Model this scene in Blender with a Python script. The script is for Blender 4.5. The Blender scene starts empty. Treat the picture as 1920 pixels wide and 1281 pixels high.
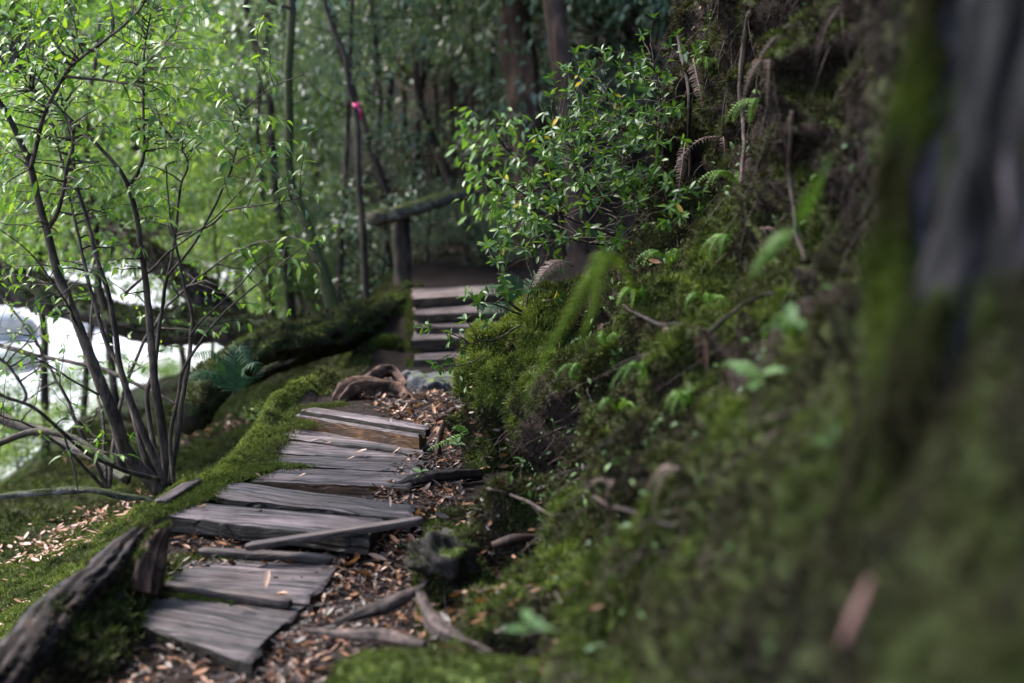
import bpy, math, random
import numpy as np
from mathutils import Matrix, Vector

random.seed(7)
rng = np.random.default_rng(7)
scene = bpy.context.scene
COL = scene.collection

# ------------------------------------------------------------------ camera
CAM = np.array([0.0, 0.0, 1.5])
PITCH = math.radians(8.0)
FPX = 1920 * 50.0 / 36.0
FWD = np.array([0, math.cos(PITCH), -math.sin(PITCH)])
UPV = np.array([0, math.sin(PITCH), math.cos(PITCH)])
RGT = np.array([1.0, 0, 0])

cd = bpy.data.cameras.new('camera')
cam = bpy.data.objects.new('camera', cd)
COL.objects.link(cam)
cam.location = CAM
cam.rotation_euler = (math.radians(90) - PITCH, 0, 0)
cd.lens = 50
cd.sensor_width = 36
cd.clip_start = 0.05
cd.clip_end = 2000
cd.dof.use_dof = True
cd.dof.focus_distance = 5.9
cd.dof.aperture_fstop = 1.4
scene.camera = cam

# ------------------------------------------------------------------ sky, sun, exposure
SUN_DIR = np.array([-0.75, 0.30, 0.95])
SUN_DIR = SUN_DIR / np.linalg.norm(SUN_DIR)
w = bpy.data.worlds.new('World')
scene.world = w
w.use_nodes = True
nt = w.node_tree
nt.nodes.clear()
sky = nt.nodes.new('ShaderNodeTexSky')
sky.sky_type = 'NISHITA'
sky.sun_disc = False
sky.sun_elevation = math.asin(SUN_DIR[2])
sky.sun_rotation = math.atan2(SUN_DIR[0], SUN_DIR[1])
sky.dust_density = 2.0
sky.air_density = 0.9
sky.ozone_density = 1.0
bg = nt.nodes.new('ShaderNodeBackground')
bg.inputs['Strength'].default_value = 0.15
wo = nt.nodes.new('ShaderNodeOutputWorld')
nt.links.new(sky.outputs[0], bg.inputs[0])
nt.links.new(bg.outputs[0], wo.inputs[0])

sl = bpy.data.lights.new('sun', 'SUN')
sl.energy = 1.5
sl.angle = math.radians(14)
sl.color = (1.0, 0.97, 0.91)
sun = bpy.data.objects.new('sun', sl)
COL.objects.link(sun)
sun.rotation_euler = Vector(-SUN_DIR).to_track_quat('-Z', 'Y').to_euler()

scene.view_settings.view_transform = 'Standard'
scene.view_settings.look = 'None'
scene.view_settings.gamma = 1.0
scene.view_settings.use_curve_mapping = False
scene.view_settings.exposure = 2.7

scene.render.engine = 'CYCLES'
cy = scene.cycles
cy.use_denoising = True
cy.max_bounces = 7
cy.diffuse_bounces = 4
cy.glossy_bounces = 3
cy.transmission_bounces = 4
cy.transparent_max_bounces = 4
cy.sample_clamp_indirect = 8.0
cy.caustics_reflective = False
cy.caustics_refractive = False


# ------------------------------------------------------------------ helpers
def at(px, py, d):
    """the point seen at a photograph pixel, d metres in front of the camera"""
    return CAM + RGT * ((px - 960) / FPX * d) + UPV * (-(py - 640.5) / FPX * d) + FWD * d


def atz(px, py, z):
    r = RGT * ((px - 960) / FPX) + UPV * (-(py - 640.5) / FPX) + FWD
    t = (z - CAM[2]) / r[2]
    return CAM + r * t


def proj(P):
    q = np.asarray(P) - CAM
    d = q @ FWD
    d = np.where(np.abs(d) < 1e-6, 1e-6, d)
    return 960 + (q @ RGT) / d * FPX, 640.5 - (q @ UPV) / d * FPX, d


def _h(ix, iy, iz, seed):
    with np.errstate(over='ignore'):
        n = ix.astype(np.uint32) * np.uint32(374761393) + iy.astype(np.uint32) * np.uint32(668265263) \
            + iz.astype(np.uint32) * np.uint32(2147483647) + np.uint32(seed * 974711 + 13)
        n = (n ^ (n >> np.uint32(13))) * np.uint32(1274126177)
        n = (n ^ (n >> np.uint32(16))) * np.uint32(2246822519)
        n = n ^ (n >> np.uint32(15))
    return n.astype(np.float64) / 4294967295.0


def vnoise(P, seed=0):
    P = np.asarray(P, dtype=np.float64)
    i = np.floor(P).astype(np.int64)
    f = P - i
    f = f * f * (3 - 2 * f)
    out = 0
    for a in (0, 1):
        wx = f[..., 0] if a else 1 - f[..., 0]
        for b in (0, 1):
            wy = f[..., 1] if b else 1 - f[..., 1]
            for c in (0, 1):
                wz = f[..., 2] if c else 1 - f[..., 2]
                out = out + wx * wy * wz * _h(i[..., 0] + a, i[..., 1] + b, i[..., 2] + c, seed)
    return out


def fbm(P, seed=0, octv=4, gain=0.5):
    P = np.asarray(P, dtype=np.float64)
    s, a, t = 0, 1.0, 0
    for k in range(octv):
        s = s + a * (vnoise(P * (2.03 ** k), seed + k * 17) - 0.5)
        t += a
        a *= gain
    return s / t * 2  # about -1..1


def ss(a, b, x):
    t = np.clip((np.asarray(x) - a) / (b - a), 0, 1)
    return t * t * (3 - 2 * t)


def tag(o, label=None, cat=None, group=None, kind=None):
    if label: o['label'] = label
    if cat: o['category'] = cat
    if group: o['group'] = group
    if kind: o['kind'] = kind
    return o


def empty(name, loc, label=None, cat=None, group=None):
    o = bpy.data.objects.new(name, None)
    o.empty_display_size = 0.1
    COL.objects.link(o)
    o.location = [float(v) for v in loc]
    return tag(o, label, cat, group)


def mesh_data(name, V, F, mat=None, smooth=True, col=None):
    """F: (M,3) or (M,4) int array, or a list of such arrays"""
    me = bpy.data.meshes.new(name)
    V = np.ascontiguousarray(V, dtype=np.float32)
    Fs = F if isinstance(F, (list, tuple)) else [F]
    Fs = [np.asarray(f, dtype=np.int32) for f in Fs if len(f)]
    me.vertices.add(len(V))
    me.vertices.foreach_set('co', V.ravel())
    nl = sum(f.size for f in Fs)
    npoly = sum(len(f) for f in Fs)
    me.loops.add(nl)
    me.loops.foreach_set('vertex_index', np.concatenate([f.ravel() for f in Fs]))
    me.polygons.add(npoly)
    tot = np.concatenate([np.full(len(f), f.shape[1], dtype=np.int32) for f in Fs])
    st = np.concatenate([[0], np.cumsum(tot)[:-1]]).astype(np.int32)
    me.polygons.foreach_set('loop_start', st)
    me.polygons.foreach_set('loop_total', tot)
    me.update(calc_edges=True)
    if smooth:
        me.polygons.foreach_set('use_smooth', np.ones(npoly, dtype=bool))
    if col is not None:
        a = me.color_attributes.new('Col', 'FLOAT_COLOR', 'POINT')
        c = np.ones((len(V), 4), dtype=np.float32)
        c[:, :3] = np.asarray(col, dtype=np.float32).reshape(len(V), -1)[:, :3] if np.ndim(col) > 1 else np.asarray(col)[:, None]
        a.data.foreach_set('color', c.ravel())
    me.validate()
    if mat: me.materials.append(mat)
    return me


def mk(name, V, F, mat, parent=None, smooth=True, col=None, origin=None):
    V = np.asarray(V, dtype=np.float64)
    loc = None
    if parent is not None:
        V = V - np.array(parent.location)
    elif origin is not None:
        loc = np.asarray(origin, dtype=float)
        V = V - loc
    o = bpy.data.objects.new(name, mesh_data(name, V, F, mat, smooth, col))
    COL.objects.link(o)
    if parent is not None:
        o.parent = parent
    elif loc is not None:
        o.location = loc
    return o


def join(parts):
    """[(V, F)] with one face width -> one (V, F)"""
    Vs, Fs, k = [], [], 0
    for V, F in parts:
        Vs.append(V)
        Fs.append(np.asarray(F) + k)
        k += len(V)
    return np.vstack(Vs), np.vstack(Fs)


def spline(P, m):
    """Catmull-Rom through P, m samples"""
    P = np.asarray(P, dtype=float)
    n = len(P)
    if n == 2:
        t = np.linspace(0, 1, m)[:, None]
        return P[0] * (1 - t) + P[1] * t
    Q = np.vstack([2 * P[0] - P[1], P, 2 * P[-1] - P[-2]])
    u = np.linspace(0, n - 1, m)
    i = np.minimum(u.astype(int), n - 2)
    f = (u - i)[:, None]
    a, b, c, d = Q[i], Q[i + 1], Q[i + 2], Q[i + 3]
    return 0.5 * (2 * b + (c - a) * f + (2 * a - 5 * b + 4 * c - d) * f ** 2 + (3 * b - a - 3 * c + d) * f ** 3)


def tube(P, R, n=8, m=None, bump=0.0, freq=6.0, seed=0, wob=0.0, squash=1.0, groove=0.0):
    """swept tube through P (k,3) with radii R (k)"""
    P = np.asarray(P, dtype=float)
    R = np.asarray(R, dtype=float)
    if R.ndim == 0: R = np.full(len(P), float(R))
    if m:
        k = len(P)
        R = np.interp(np.linspace(0, len(R) - 1, m), np.arange(len(R)), R)
        P = spline(P, m)
    if wob:
        P = P + wob * np.stack([fbm(P * 3, seed + 5), fbm(P * 3 + 9, seed + 6), fbm(P * 3 + 21, seed + 7)], -1)
    m = len(P)
    T = np.gradient(P, axis=0)
    T /= np.linalg.norm(T, axis=1)[:, None] + 1e-9
    ref = np.array([0, 0, 1.0]) if abs(T[0][2]) < 0.9 else np.array([1.0, 0, 0])
    N = np.zeros_like(P)
    nn = np.cross(T[0], ref); nn /= np.linalg.norm(nn)
    for i in range(m):
        nn = nn - T[i] * (nn @ T[i]); nn /= np.linalg.norm(nn) + 1e-9
        N[i] = nn
    B = np.cross(T, N)
    th = np.linspace(0, 2 * np.pi, n, endpoint=False)
    V = P[:, None, :] + R[:, None, None] * (np.cos(th)[None, :, None] * N[:, None, :] + squash * np.sin(th)[None, :, None] * B[:, None, :])
    if bump:
        D = (V - P[:, None, :])
        q = V * freq
        f = fbm(q, seed, 3)
        V = P[:, None, :] + D * (1 + bump * f)[..., None]
    if groove:
        sl_ = np.concatenate([[0], np.cumsum(np.linalg.norm(np.diff(P, axis=0), axis=1))])
        tw_ = th[None, :] + 1.2 * sl_[:, None]
        q = np.stack([np.cos(tw_) * 3.2, np.sin(tw_) * 3.2, np.broadcast_to(sl_[:, None] * 2.5, tw_.shape)], -1)
        g_ = fbm(q, seed + 31, 3)
        g_ = g_ - 1.2 * ss(0.15, 0.45, fbm(q * np.array([1.4, 1.4, 0.6]) + 7, seed + 33, 2))
        V = P[:, None, :] + (V - P[:, None, :]) * (1 + groove * g_)[..., None]
    V = V.reshape(-1, 3)
    i = np.arange(m - 1)[:, None] * n
    j = np.arange(n)[None, :]
    a = i + j; b = i + (j + 1) % n
    F = np.stack([a, b, b + n, a + n], -1).reshape(-1, 4)
    # caps: fans to a centre vertex (as degenerate-free quads are awkward, use thin extra rings)
    V = np.vstack([V, P[0][None], P[-1][None]])
    c0, c1 = len(V) - 2, len(V) - 1
    caps = []
    for k in range(0, n, 2):
        caps.append([c0, (k + 2) % n, (k + 1) % n, k])
        o = (m - 1) * n
        caps.append([c1, o + k, o + (k + 1) % n, o + (k + 2) % n])
    return V, np.vstack([F, np.array(caps)])


def grid_faces(nu, nv):
    i = np.arange(nu - 1)[:, None] * nv
    j = np.arange(nv - 1)[None, :]
    a = i + j
    return np.stack([a, a + nv, a + nv + 1, a + 1], -1).reshape(-1, 4)


def rand_frames(dirs, ups, roll=0.5):
    """rotation matrices whose columns are (dir, side, normal)"""
    x = dirs / (np.linalg.norm(dirs, axis=1)[:, None] + 1e-9)
    u = ups + rng.normal(0, roll, ups.shape)
    z = u - x * np.sum(u * x, 1)[:, None]
    z /= np.linalg.norm(z, axis=1)[:, None] + 1e-9
    y = np.cross(z, x)
    return np.stack([x, y, z], -1)


def scatter(V, F, pos, M, scale):
    """merge copies of (V,F): pos (N,3), M (N,3,3), scale (N) -> V, F"""
    n, k = len(pos), len(V)
    scale = np.broadcast_to(np.asarray(scale, dtype=float), (n,))
    W = np.einsum('nij,kj->nki', M, V) * scale[:, None, None] + pos[:, None, :]
    G = (np.asarray(F)[None] + (np.arange(n) * k)[:, None, None]).reshape(-1, np.asarray(F).shape[1])
    return W.reshape(-1, 3), G


def leaf_shape(width=0.34, fold=0.25, droop=0.25, st=(0.0, 0.18, 0.45, 0.75, 1.0), prof=(0.06, 0.7, 1.0, 0.62, 0.0)):
    """leaf of length 1 along +X, folded along its midrib"""
    V, F = [], []
    for s, p in zip(st, prof):
        z = -droop * s * s
        hw = width * 0.5 * p
        V += [(s, hw, z + hw * fold), (s, 0, z), (s, -hw, z + hw * fold)]
    for i in range(len(st) - 1):
        a = i * 3
        F += [(a, a + 1, a + 4), (a, a + 4, a + 3), (a + 1, a + 2, a + 5), (a + 1, a + 5, a + 4)]
    return np.array(V, dtype=float), np.array(F)


def leaf_simple(width=0.36, fold=0.3):
    V = np.array([(0, 0, 0), (0.42, width / 2, fold * width / 2), (1, 0, -0.12), (0.42, -width / 2, fold * width / 2)])
    return V, np.array([(0, 2, 1), (0, 3, 2)])


# ------------------------------------------------------------------ materials
class NT:
    def __init__(s, name):
        s.m = bpy.data.materials.new(name)
        s.m.use_nodes = True
        s.t = s.m.node_tree
        s.t.nodes.clear()
        s.out = s.n('ShaderNodeOutputMaterial')

    def n(s, typ, **kw):
        nd = s.t.nodes.new(typ)
        for k, v in kw.items():
            if k.startswith('i_'):
                key = k[2:]
                key = int(key) if key.isdigit() else key.replace('_', ' ')
                nd.inputs[key].default_value = v
            else:
                setattr(nd, k, v)
        return nd

    def l(s, a, b):
        s.t.links.new(a, b)

    def ramp(s, fac, stops):
        r = s.n('ShaderNodeValToRGB')
        e = r.color_ramp.elements
        while len(e) < len(stops): e.new(0.5)
        for k, (p, c) in enumerate(stops):
            e[k].position = p
            e[k].color = (*c, 1) if len(c) == 3 else c
        s.l(fac, r.inputs[0])
        return r.outputs[0]

    def noise(s, vec, scale, detail=4, rough=0.55, dist=0.0):
        nd = s.n('ShaderNodeTexNoise')
        nd.inputs['Scale'].default_value = scale
        nd.inputs['Detail'].default_value = detail
        nd.inputs['Roughness'].default_value = rough
        nd.inputs['Distortion'].default_value = dist
        if vec is not None: s.l(vec, nd.inputs['Vector'])
        return nd.outputs['Fac']

    def mix(s, fac, a, b, blend='MIX'):
        nd = s.n('ShaderNodeMix', data_type='RGBA', blend_type=blend)
        if isinstance(fac, (int, float)): nd.inputs[0].default_value = fac
        else: s.l(fac, nd.inputs[0])
        for v, sock in ((a, nd.inputs[6]), (b, nd.inputs[7])):
            if isinstance(v, tuple): sock.default_value = (*v, 1)
            else: s.l(v, sock)
        return nd.outputs[2]

    def math(s, op, a, b=0.5, clamp=False):
        nd = s.n('ShaderNodeMath', operation=op, use_clamp=clamp)
        for v, k in ((a, 0), (b, 1)):
            if isinstance(v, (int, float)): nd.inputs[k].default_value = v
            else: s.l(v, nd.inputs[k])
        return nd.outputs[0]

    def bump(s, h, strength=0.5, dist=0.02):
        b = s.n('ShaderNodeBump')
        b.inputs['Strength'].default_value = strength
        b.inputs['Distance'].default_value = dist
        s.l(h, b.inputs['Height'])
        return b.outputs[0]

    def principled(s, col, rough=0.7, normal=None, spec=0.4):
        p = s.n('ShaderNodeBsdfPrincipled')
        if isinstance(col, tuple): p.inputs['Base Color'].default_value = (*col, 1)
        else: s.l(col, p.inputs['Base Color'])
        if isinstance(rough, (int, float)): p.inputs['Roughness'].default_value = rough
        else: s.l(rough, p.inputs['Roughness'])
        p.inputs['Specular IOR Level'].default_value = spec
        if normal is not None: s.l(normal, p.inputs['Normal'])
        return p

    def done(s, shader):
        s.l(shader.outputs[0], s.out.inputs[0])
        return s.m


def leaf_mat(name, stops, src='attr', trans=0.4, rough=0.35, spec=0.5):
    """leaf: stops = colour ramp over a per-leaf random number"""
    t = NT(name)
    if src == 'attr':
        f = t.n('ShaderNodeAttribute', attribute_name='Col').outputs['Fac']
    else:
        f = t.n('ShaderNodeObjectInfo').outputs['Random']
    col = t.ramp(f, stops)
    p = t.principled(col, rough, spec=spec)
    tr = t.n('ShaderNodeBsdfTranslucent')
    tc = t.mix(0.6, col, (1.0, 1.0, 0.25), 'MULTIPLY')
    br = t.n('ShaderNodeBrightContrast'); t.l(tc, br.inputs[0]); br.inputs[1].default_value = 0.02
    t.l(tc, tr.inputs[0])
    mx = t.n('ShaderNodeMixShader')
    mx.inputs[0].default_value = trans
    t.l(p.outputs[0], mx.inputs[1]); t.l(tr.outputs[0], mx.inputs[2])
    return t.done(mx)


def ramp_green(a, b, c):
    return [(0.0, a), (0.55, b), (1.0, c)]


G_SAP = [(0.0, (0.035, 0.085, 0.014)), (0.5, (0.075, 0.165, 0.018)), (0.85, (0.14, 0.24, 0.024)), (1.0, (0.22, 0.30, 0.03))]
G_SHR = [(0.0, (0.018, 0.046, 0.010)), (0.5, (0.036, 0.088, 0.013)), (0.9, (0.075, 0.14, 0.019)), (0.988, (0.10, 0.18, 0.025)), (0.994, (0.40, 0.27, 0.02))]
G_DRK = [(0.0, (0.05, 0.078, 0.045)), (0.6, (0.09, 0.135, 0.07)), (1.0, (0.15, 0.20, 0.11))]
G_BRT = [(0.0, (0.06, 0.12, 0.025)), (0.6, (0.12, 0.20, 0.045)), (1.0, (0.22, 0.30, 0.09))]
G_FERN = [(0.0, (0.05, 0.12, 0.012)), (1.0, (0.11, 0.20, 0.02))]

M = {}
M['sap_leaf'] = leaf_mat('sapling_leaf', G_SAP, 'object', 0.5)
M['sap_leaves'] = leaf_mat('sapling_leaves', G_SAP, 'attr', 0.5)
M['shr_leaf'] = leaf_mat('shrub_leaf', G_SHR, 'object', 0.38, 0.42, 0.3)
M['shr_leaves'] = leaf_mat('shrub_leaves', G_SHR, 'attr', 0.38, 0.42, 0.3)
M['dark_leaves'] = leaf_mat('dark_leaves', G_DRK, 'attr', 0.4, 0.3, 0.6)
M['bright_leaves'] = leaf_mat('bright_leaves', G_BRT, 'attr', 0.55, 0.35, 0.5)
M['under'] = leaf_mat('undergrowth', [(0, (0.02, 0.05, 0.014)), (0.7, (0.05, 0.10, 0.022)), (1, (0.10, 0.16, 0.045))], 'attr', 0.3, 0.55, 0.25)
M['fern'] = leaf_mat('fern_green', G_FERN, 'attr', 0.4, 0.5, 0.3)
M['shade_fern'] = leaf_mat('shade_fern', [(0, (0.014, 0.042, 0.018)), (1, (0.035, 0.085, 0.03))], 'attr', 0.3, 0.6, 0.2)
M['near_fern'] = leaf_mat('near_fern', [(0, (0.075, 0.13, 0.010)), (1, (0.13, 0.19, 0.016))], 'attr', 0.5, 0.7, 0.1)
M['dead_fern'] = leaf_mat('dead_fern', [(0, (0.035, 0.020, 0.013)), (1, (0.15, 0.10, 0.08))], 'attr', 0.2, 0.6, 0.3)
M['litter'] = leaf_mat('litter', [(0.0, (0.014, 0.007, 0.005)), (0.35, (0.05, 0.022, 0.011)), (0.65, (0.14, 0.055, 0.018)), (0.88, (0.24, 0.11, 0.05)), (1.0, (0.38, 0.24, 0.19))], 'attr', 0.1, 0.5, 0.4)
M['fallen'] = leaf_mat('fallen_leaf', [(0.0, (0.07, 0.028, 0.014)), (0.45, (0.20, 0.085, 0.03)), (0.8, (0.30, 0.155, 0.07)), (1.0, (0.40, 0.27, 0.21))], 'object', 0.15, 0.45, 0.4)
M['moss'] = leaf_mat('moss_tufts', [(0.0, (0.012, 0.009, 0.006)), (0.25, (0.030, 0.026, 0.010)), (0.5, (0.031, 0.042, 0.008)), (0.75, (0.068, 0.092, 0.012)), (1.0, (0.155, 0.185, 0.03))], 'attr', 0.22, 0.8, 0.15)


def bark_mat(name, c0, c1, moss=0.0, scale=14.0, mosscol=((0.012, 0.014, 0.006), (0.045, 0.055, 0.013)), up=0.6, stretch=0.25, rough=0.75, axis=2, sharp=0.14, det=6):
    t = NT(name)
    tc = t.n('ShaderNodeTexCoord').outputs['Object']
    mp = t.n('ShaderNodeMapping'); t.l(tc, mp.inputs[0])
    sc = [1, 1, 1]; sc[axis] = stretch
    mp.inputs['Scale'].default_value = sc
    n1 = t.noise(mp.outputs[0], scale, det, 0.62, 0.4)
    n2 = t.noise(tc, scale * 0.22, 3)
    col = t.ramp(n1, [(0.52 - sharp, c0), (0.52, tuple(0.6 * a + 0.4 * b for a, b in zip(c0, c1))), (0.52 + sharp, c1)])
    col = t.mix(0.8, col, t.ramp(n2, [(0.36, (0.35, 0.35, 0.35)), (0.64, (1.3, 1.25, 1.25))]), 'MULTIPLY')
    h = n1
    if moss > 0:
        g = t.n('ShaderNodeNewGeometry')
        sx = t.n('ShaderNodeSeparateXYZ'); t.l(g.outputs['Normal'], sx.inputs[0])
        nz = sx.outputs[2]
        n3 = t.noise(tc, scale * 0.35, 4, 0.6)
        f = t.math('ADD', t.math('MULTIPLY', nz, up), t.math('MULTIPLY', n3, 1.6))
        f = t.math('SUBTRACT', f, 1.35 - moss)
        f = t.math('MULTIPLY', f, 5.0, clamp=True)
        n4 = t.noise(tc, scale * 7, 3, 0.7)
        mc = t.ramp(n4, [(0.3, mosscol[0]), (0.7, mosscol[1])])
        col = t.mix(f, col, mc)
        h = t.math('ADD', n1, t.math('MULTIPLY', t.math('MULTIPLY', f, n4), 0.8))
    nrm = t.bump(h, 0.7, 0.02)
    return t.done(t.principled(col, rough, nrm, 0.18))


M['bark'] = bark_mat('bark_dark', (0.014, 0.010, 0.008), (0.085, 0.060, 0.046), 0.0, 30, stretch=0.3)
M['bark_moss'] = bark_mat('bark_mossy', (0.012, 0.009, 0.007), (0.065, 0.046, 0.034), 0.30, 12, up=0.35)
M['bark_red'] = bark_mat('bark_red', (0.018, 0.011, 0.008), (0.11, 0.062, 0.042), 0.15, 10, up=0.1)
M['log_moss'] = bark_mat('log_mossy', (0.012, 0.009, 0.008), (0.055, 0.042, 0.034), 0.80, 9, up=1.0)
M['big_bark'] = bark_mat('big_bark', (0.0012, 0.001, 0.001), (0.034, 0.028, 0.033), 0.12, 7, up=0.3, stretch=0.45, sharp=0.05, det=3)
M['root'] = bark_mat('root_wood', (0.016, 0.008, 0.005), (0.14, 0.078, 0.052), 0.0, 16, up=0.35, stretch=1.0)
M['stick'] = bark_mat('stick_wood', (0.014, 0.010, 0.008), (0.10, 0.072, 0.062), 0.0, 22, stretch=1.0)
M['rail'] = bark_mat('rail_wood', (0.05, 0.042, 0.030), (0.20, 0.17, 0.12), 0.25, 14, up=0.5, stretch=1.0, mosscol=((0.03, 0.035, 0.012), (0.09, 0.10, 0.03)))
M['timber'] = bark_mat('old_timber', (0.003, 0.002, 0.0016), (0.028, 0.0165, 0.0115), 0.02, 14, up=0.3, stretch=1.0)
M['lichen'] = bark_mat('lichen_branch', (0.03, 0.026, 0.022), (0.24, 0.22, 0.20), 0.30, 20, up=0.6, stretch=1.0)


def wood_mat(name, c0, c1, side):
    t = NT(name)
    tc = t.n('ShaderNodeTexCoord').outputs['Object']
    rnd = t.n('ShaderNodeObjectInfo').outputs['Random']
    cx = t.n('ShaderNodeCombineXYZ')
    t.l(t.math('MULTIPLY', rnd, 13.7), cx.inputs[0]); t.l(t.math('MULTIPLY', rnd, 7.1), cx.inputs[1]); t.l(t.math('MULTIPLY', rnd, 29.0), cx.inputs[2])
    ad = t.n('ShaderNodeVectorMath', operation='ADD'); t.l(tc, ad.inputs[0]); t.l(cx.outputs[0], ad.inputs[1])
    v = ad.outputs[0]
    # slow warp of the grain
    wn = t.n('ShaderNodeTexNoise'); wn.inputs['Scale'].default_value = 3.0; t.l(v, wn.inputs['Vector'])
    sc = t.n('ShaderNodeVectorMath', operation='SCALE'); t.l(wn.outputs['Color'], sc.inputs[0]); sc.inputs['Scale'].default_value = 0.10
    a2 = t.n('ShaderNodeVectorMath', operation='ADD'); t.l(v, a2.inputs[0]); t.l(sc.outputs[0], a2.inputs[1])
    mp = t.n('ShaderNodeMapping'); t.l(a2.outputs[0], mp.inputs[0]); mp.inputs['Scale'].default_value = (1.6, 42, 30)
    mp2 = t.n('ShaderNodeMapping'); t.l(a2.outputs[0], mp2.inputs[0]); mp2.inputs['Scale'].default_value = (3.0, 130, 90)
    g1 = t.noise(mp.outputs[0], 1.0, 4, 0.6)
    g2 = t.noise(mp2.outputs[0], 1.0, 3, 0.6)
    big = t.noise(v, 5.0, 4, 0.6)
    f = t.math('ADD', t.math('MULTIPLY', g1, 0.55), t.math('ADD', t.math('MULTIPLY', g2, 0.35), t.math('MULTIPLY', big, 0.30)))
    col = t.ramp(f, [(0.50, c0), (0.60, tuple(0.6 * a + 0.4 * b for a, b in zip(c0, c1))), (0.71, c1)])
    # dark damp blotches and brown stains
    blot = t.noise(v, 6.0, 6, 0.68)
    col = t.mix(t.math('MULTIPLY', t.math('SUBTRACT', blot, 0.50), 5.0, clamp=True), col, t.mix(0.75, col, (0.010, 0.0075, 0.007)))
    alg = t.noise(v, 11.0, 5, 0.7)
    col = t.mix(t.math('MULTIPLY', t.math('SUBTRACT', alg, 0.57), 6.0, clamp=True), col, t.mix(0.6, col, (0.030, 0.034, 0.012)))
    st = t.noise(v, 2.6, 3)
    col = t.mix(t.math('MULTIPLY', t.math('SUBTRACT', st, 0.5), 2.2, clamp=True), col, t.mix(0.6, col, (0.062, 0.036, 0.022)))
    g = t.n('ShaderNodeNewGeometry')
    sx = t.n('ShaderNodeSeparateXYZ'); t.l(g.outputs['Normal'], sx.inputs[0])
    sf = t.math('MULTIPLY', t.math('SUBTRACT', 0.62, t.math('ABSOLUTE', sx.outputs[2])), 4.0, clamp=True)
    sn = t.noise(v, 14.0, 5, 0.7)
    scol = t.ramp(sn, [(0.3, (0.016, 0.011, 0.008)), (0.55, tuple(0.5 * x for x in side)), (0.75, side)])
    col = t.mix(sf, col, scol)
    vv = t.n('ShaderNodeMapRange'); vv.inputs['To Min'].default_value = 0.7; vv.inputs['To Max'].default_value = 1.3; t.l(rnd, vv.inputs['Value'])
    vm = t.n('ShaderNodeVectorMath', operation='SCALE'); t.l(col, vm.inputs[0]); t.l(vv.outputs[0], vm.inputs['Scale']); col = vm.outputs[0]
    # cracks along the grain
    mp3 = t.n('ShaderNodeMapping'); t.l(a2.outputs[0], mp3.inputs[0]); mp3.inputs['Scale'].default_value = (0.45, 17, 6)
    cr = t.noise(mp3.outputs[0], 1.0, 2, 0.5)
    ck = t.math('MULTIPLY', t.math('SUBTRACT', 0.022, t.math('ABSOLUTE', t.math('SUBTRACT', cr, 0.5))), 80.0, clamp=True)
    col = t.mix(t.math('MULTIPLY', ck, t.math('MULTIPLY', t.math('SUBTRACT', 1.0, sf), 0.85)), col, (0.010, 0.008, 0.008))
    hh = t.math('SUBTRACT', t.math('ADD', g1, t.math('MULTIPLY', g2, 0.6)), t.math('MULTIPLY', ck, 1.2))
    nrm = t.bump(hh, 0.9, 0.009)
    ro = t.ramp(blot, [(0.35, (0.80,) * 3), (0.65, (0.55,) * 3)])
    return t.done(t.principled(col, ro, nrm, 0.22))


M['plank'] = wood_mat('weathered_plank', (0.005, 0.0038, 0.004), (0.122, 0.095, 0.098), (0.024, 0.016, 0.011))
M['raw_plank'] = wood_mat('raw_edged_plank', (0.005, 0.0038, 0.004), (0.122, 0.095, 0.098), (0.13, 0.062, 0.027))
M['batten'] = wood_mat('weathered_batten', (0.016, 0.012, 0.011), (0.105, 0.080, 0.076), (0.09, 0.065, 0.055))
M['step'] = wood_mat('weathered_step', (0.04, 0.029, 0.025), (0.17, 0.13, 0.122), (0.085, 0.06, 0.04))


def ground_mat():
    t = NT('forest_floor')
    g = t.n('ShaderNodeNewGeometry')
    P = g.outputs['Position']
    n1 = t.noise(P, 7.0, 6, 0.65)
    n2 = t.noise(P, 60.0, 4, 0.7)
    n3 = t.noise(P, 1.3, 3, 0.5)
    a = t.n('ShaderNodeAttribute', attribute_name='Col')
    earth = t.ramp(n2, [(0.3, (0.006, 0.004, 0.003)), (0.6, (0.028, 0.016, 0.011)), (0.8, (0.07, 0.042, 0.03))])
    moss = t.ramp(n2, [(0.3, (0.016, 0.020, 0.007)), (0.55, (0.045, 0.058, 0.012)), (0.8, (0.085, 0.11, 0.02))])
    sx = t.n('ShaderNodeSeparateColor'); t.l(a.outputs['Color'], sx.inputs[0])
    f = t.math('ADD', sx.outputs[0], t.math('MULTIPLY', t.math('SUBTRACT', n1, 0.5), 1.6))
    f = t.math('MULTIPLY', t.math('SUBTRACT', f, 0.42), 5.0, clamp=True)
    col = t.mix(f, earth, moss)
    h = t.math('ADD', n2, t.math('MULTIPLY', n1, 1.5))
    return t.done(t.principled(col, 0.85, t.bump(h, 1.0, 0.05), 0.15))


M['ground'] = ground_mat()


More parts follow.
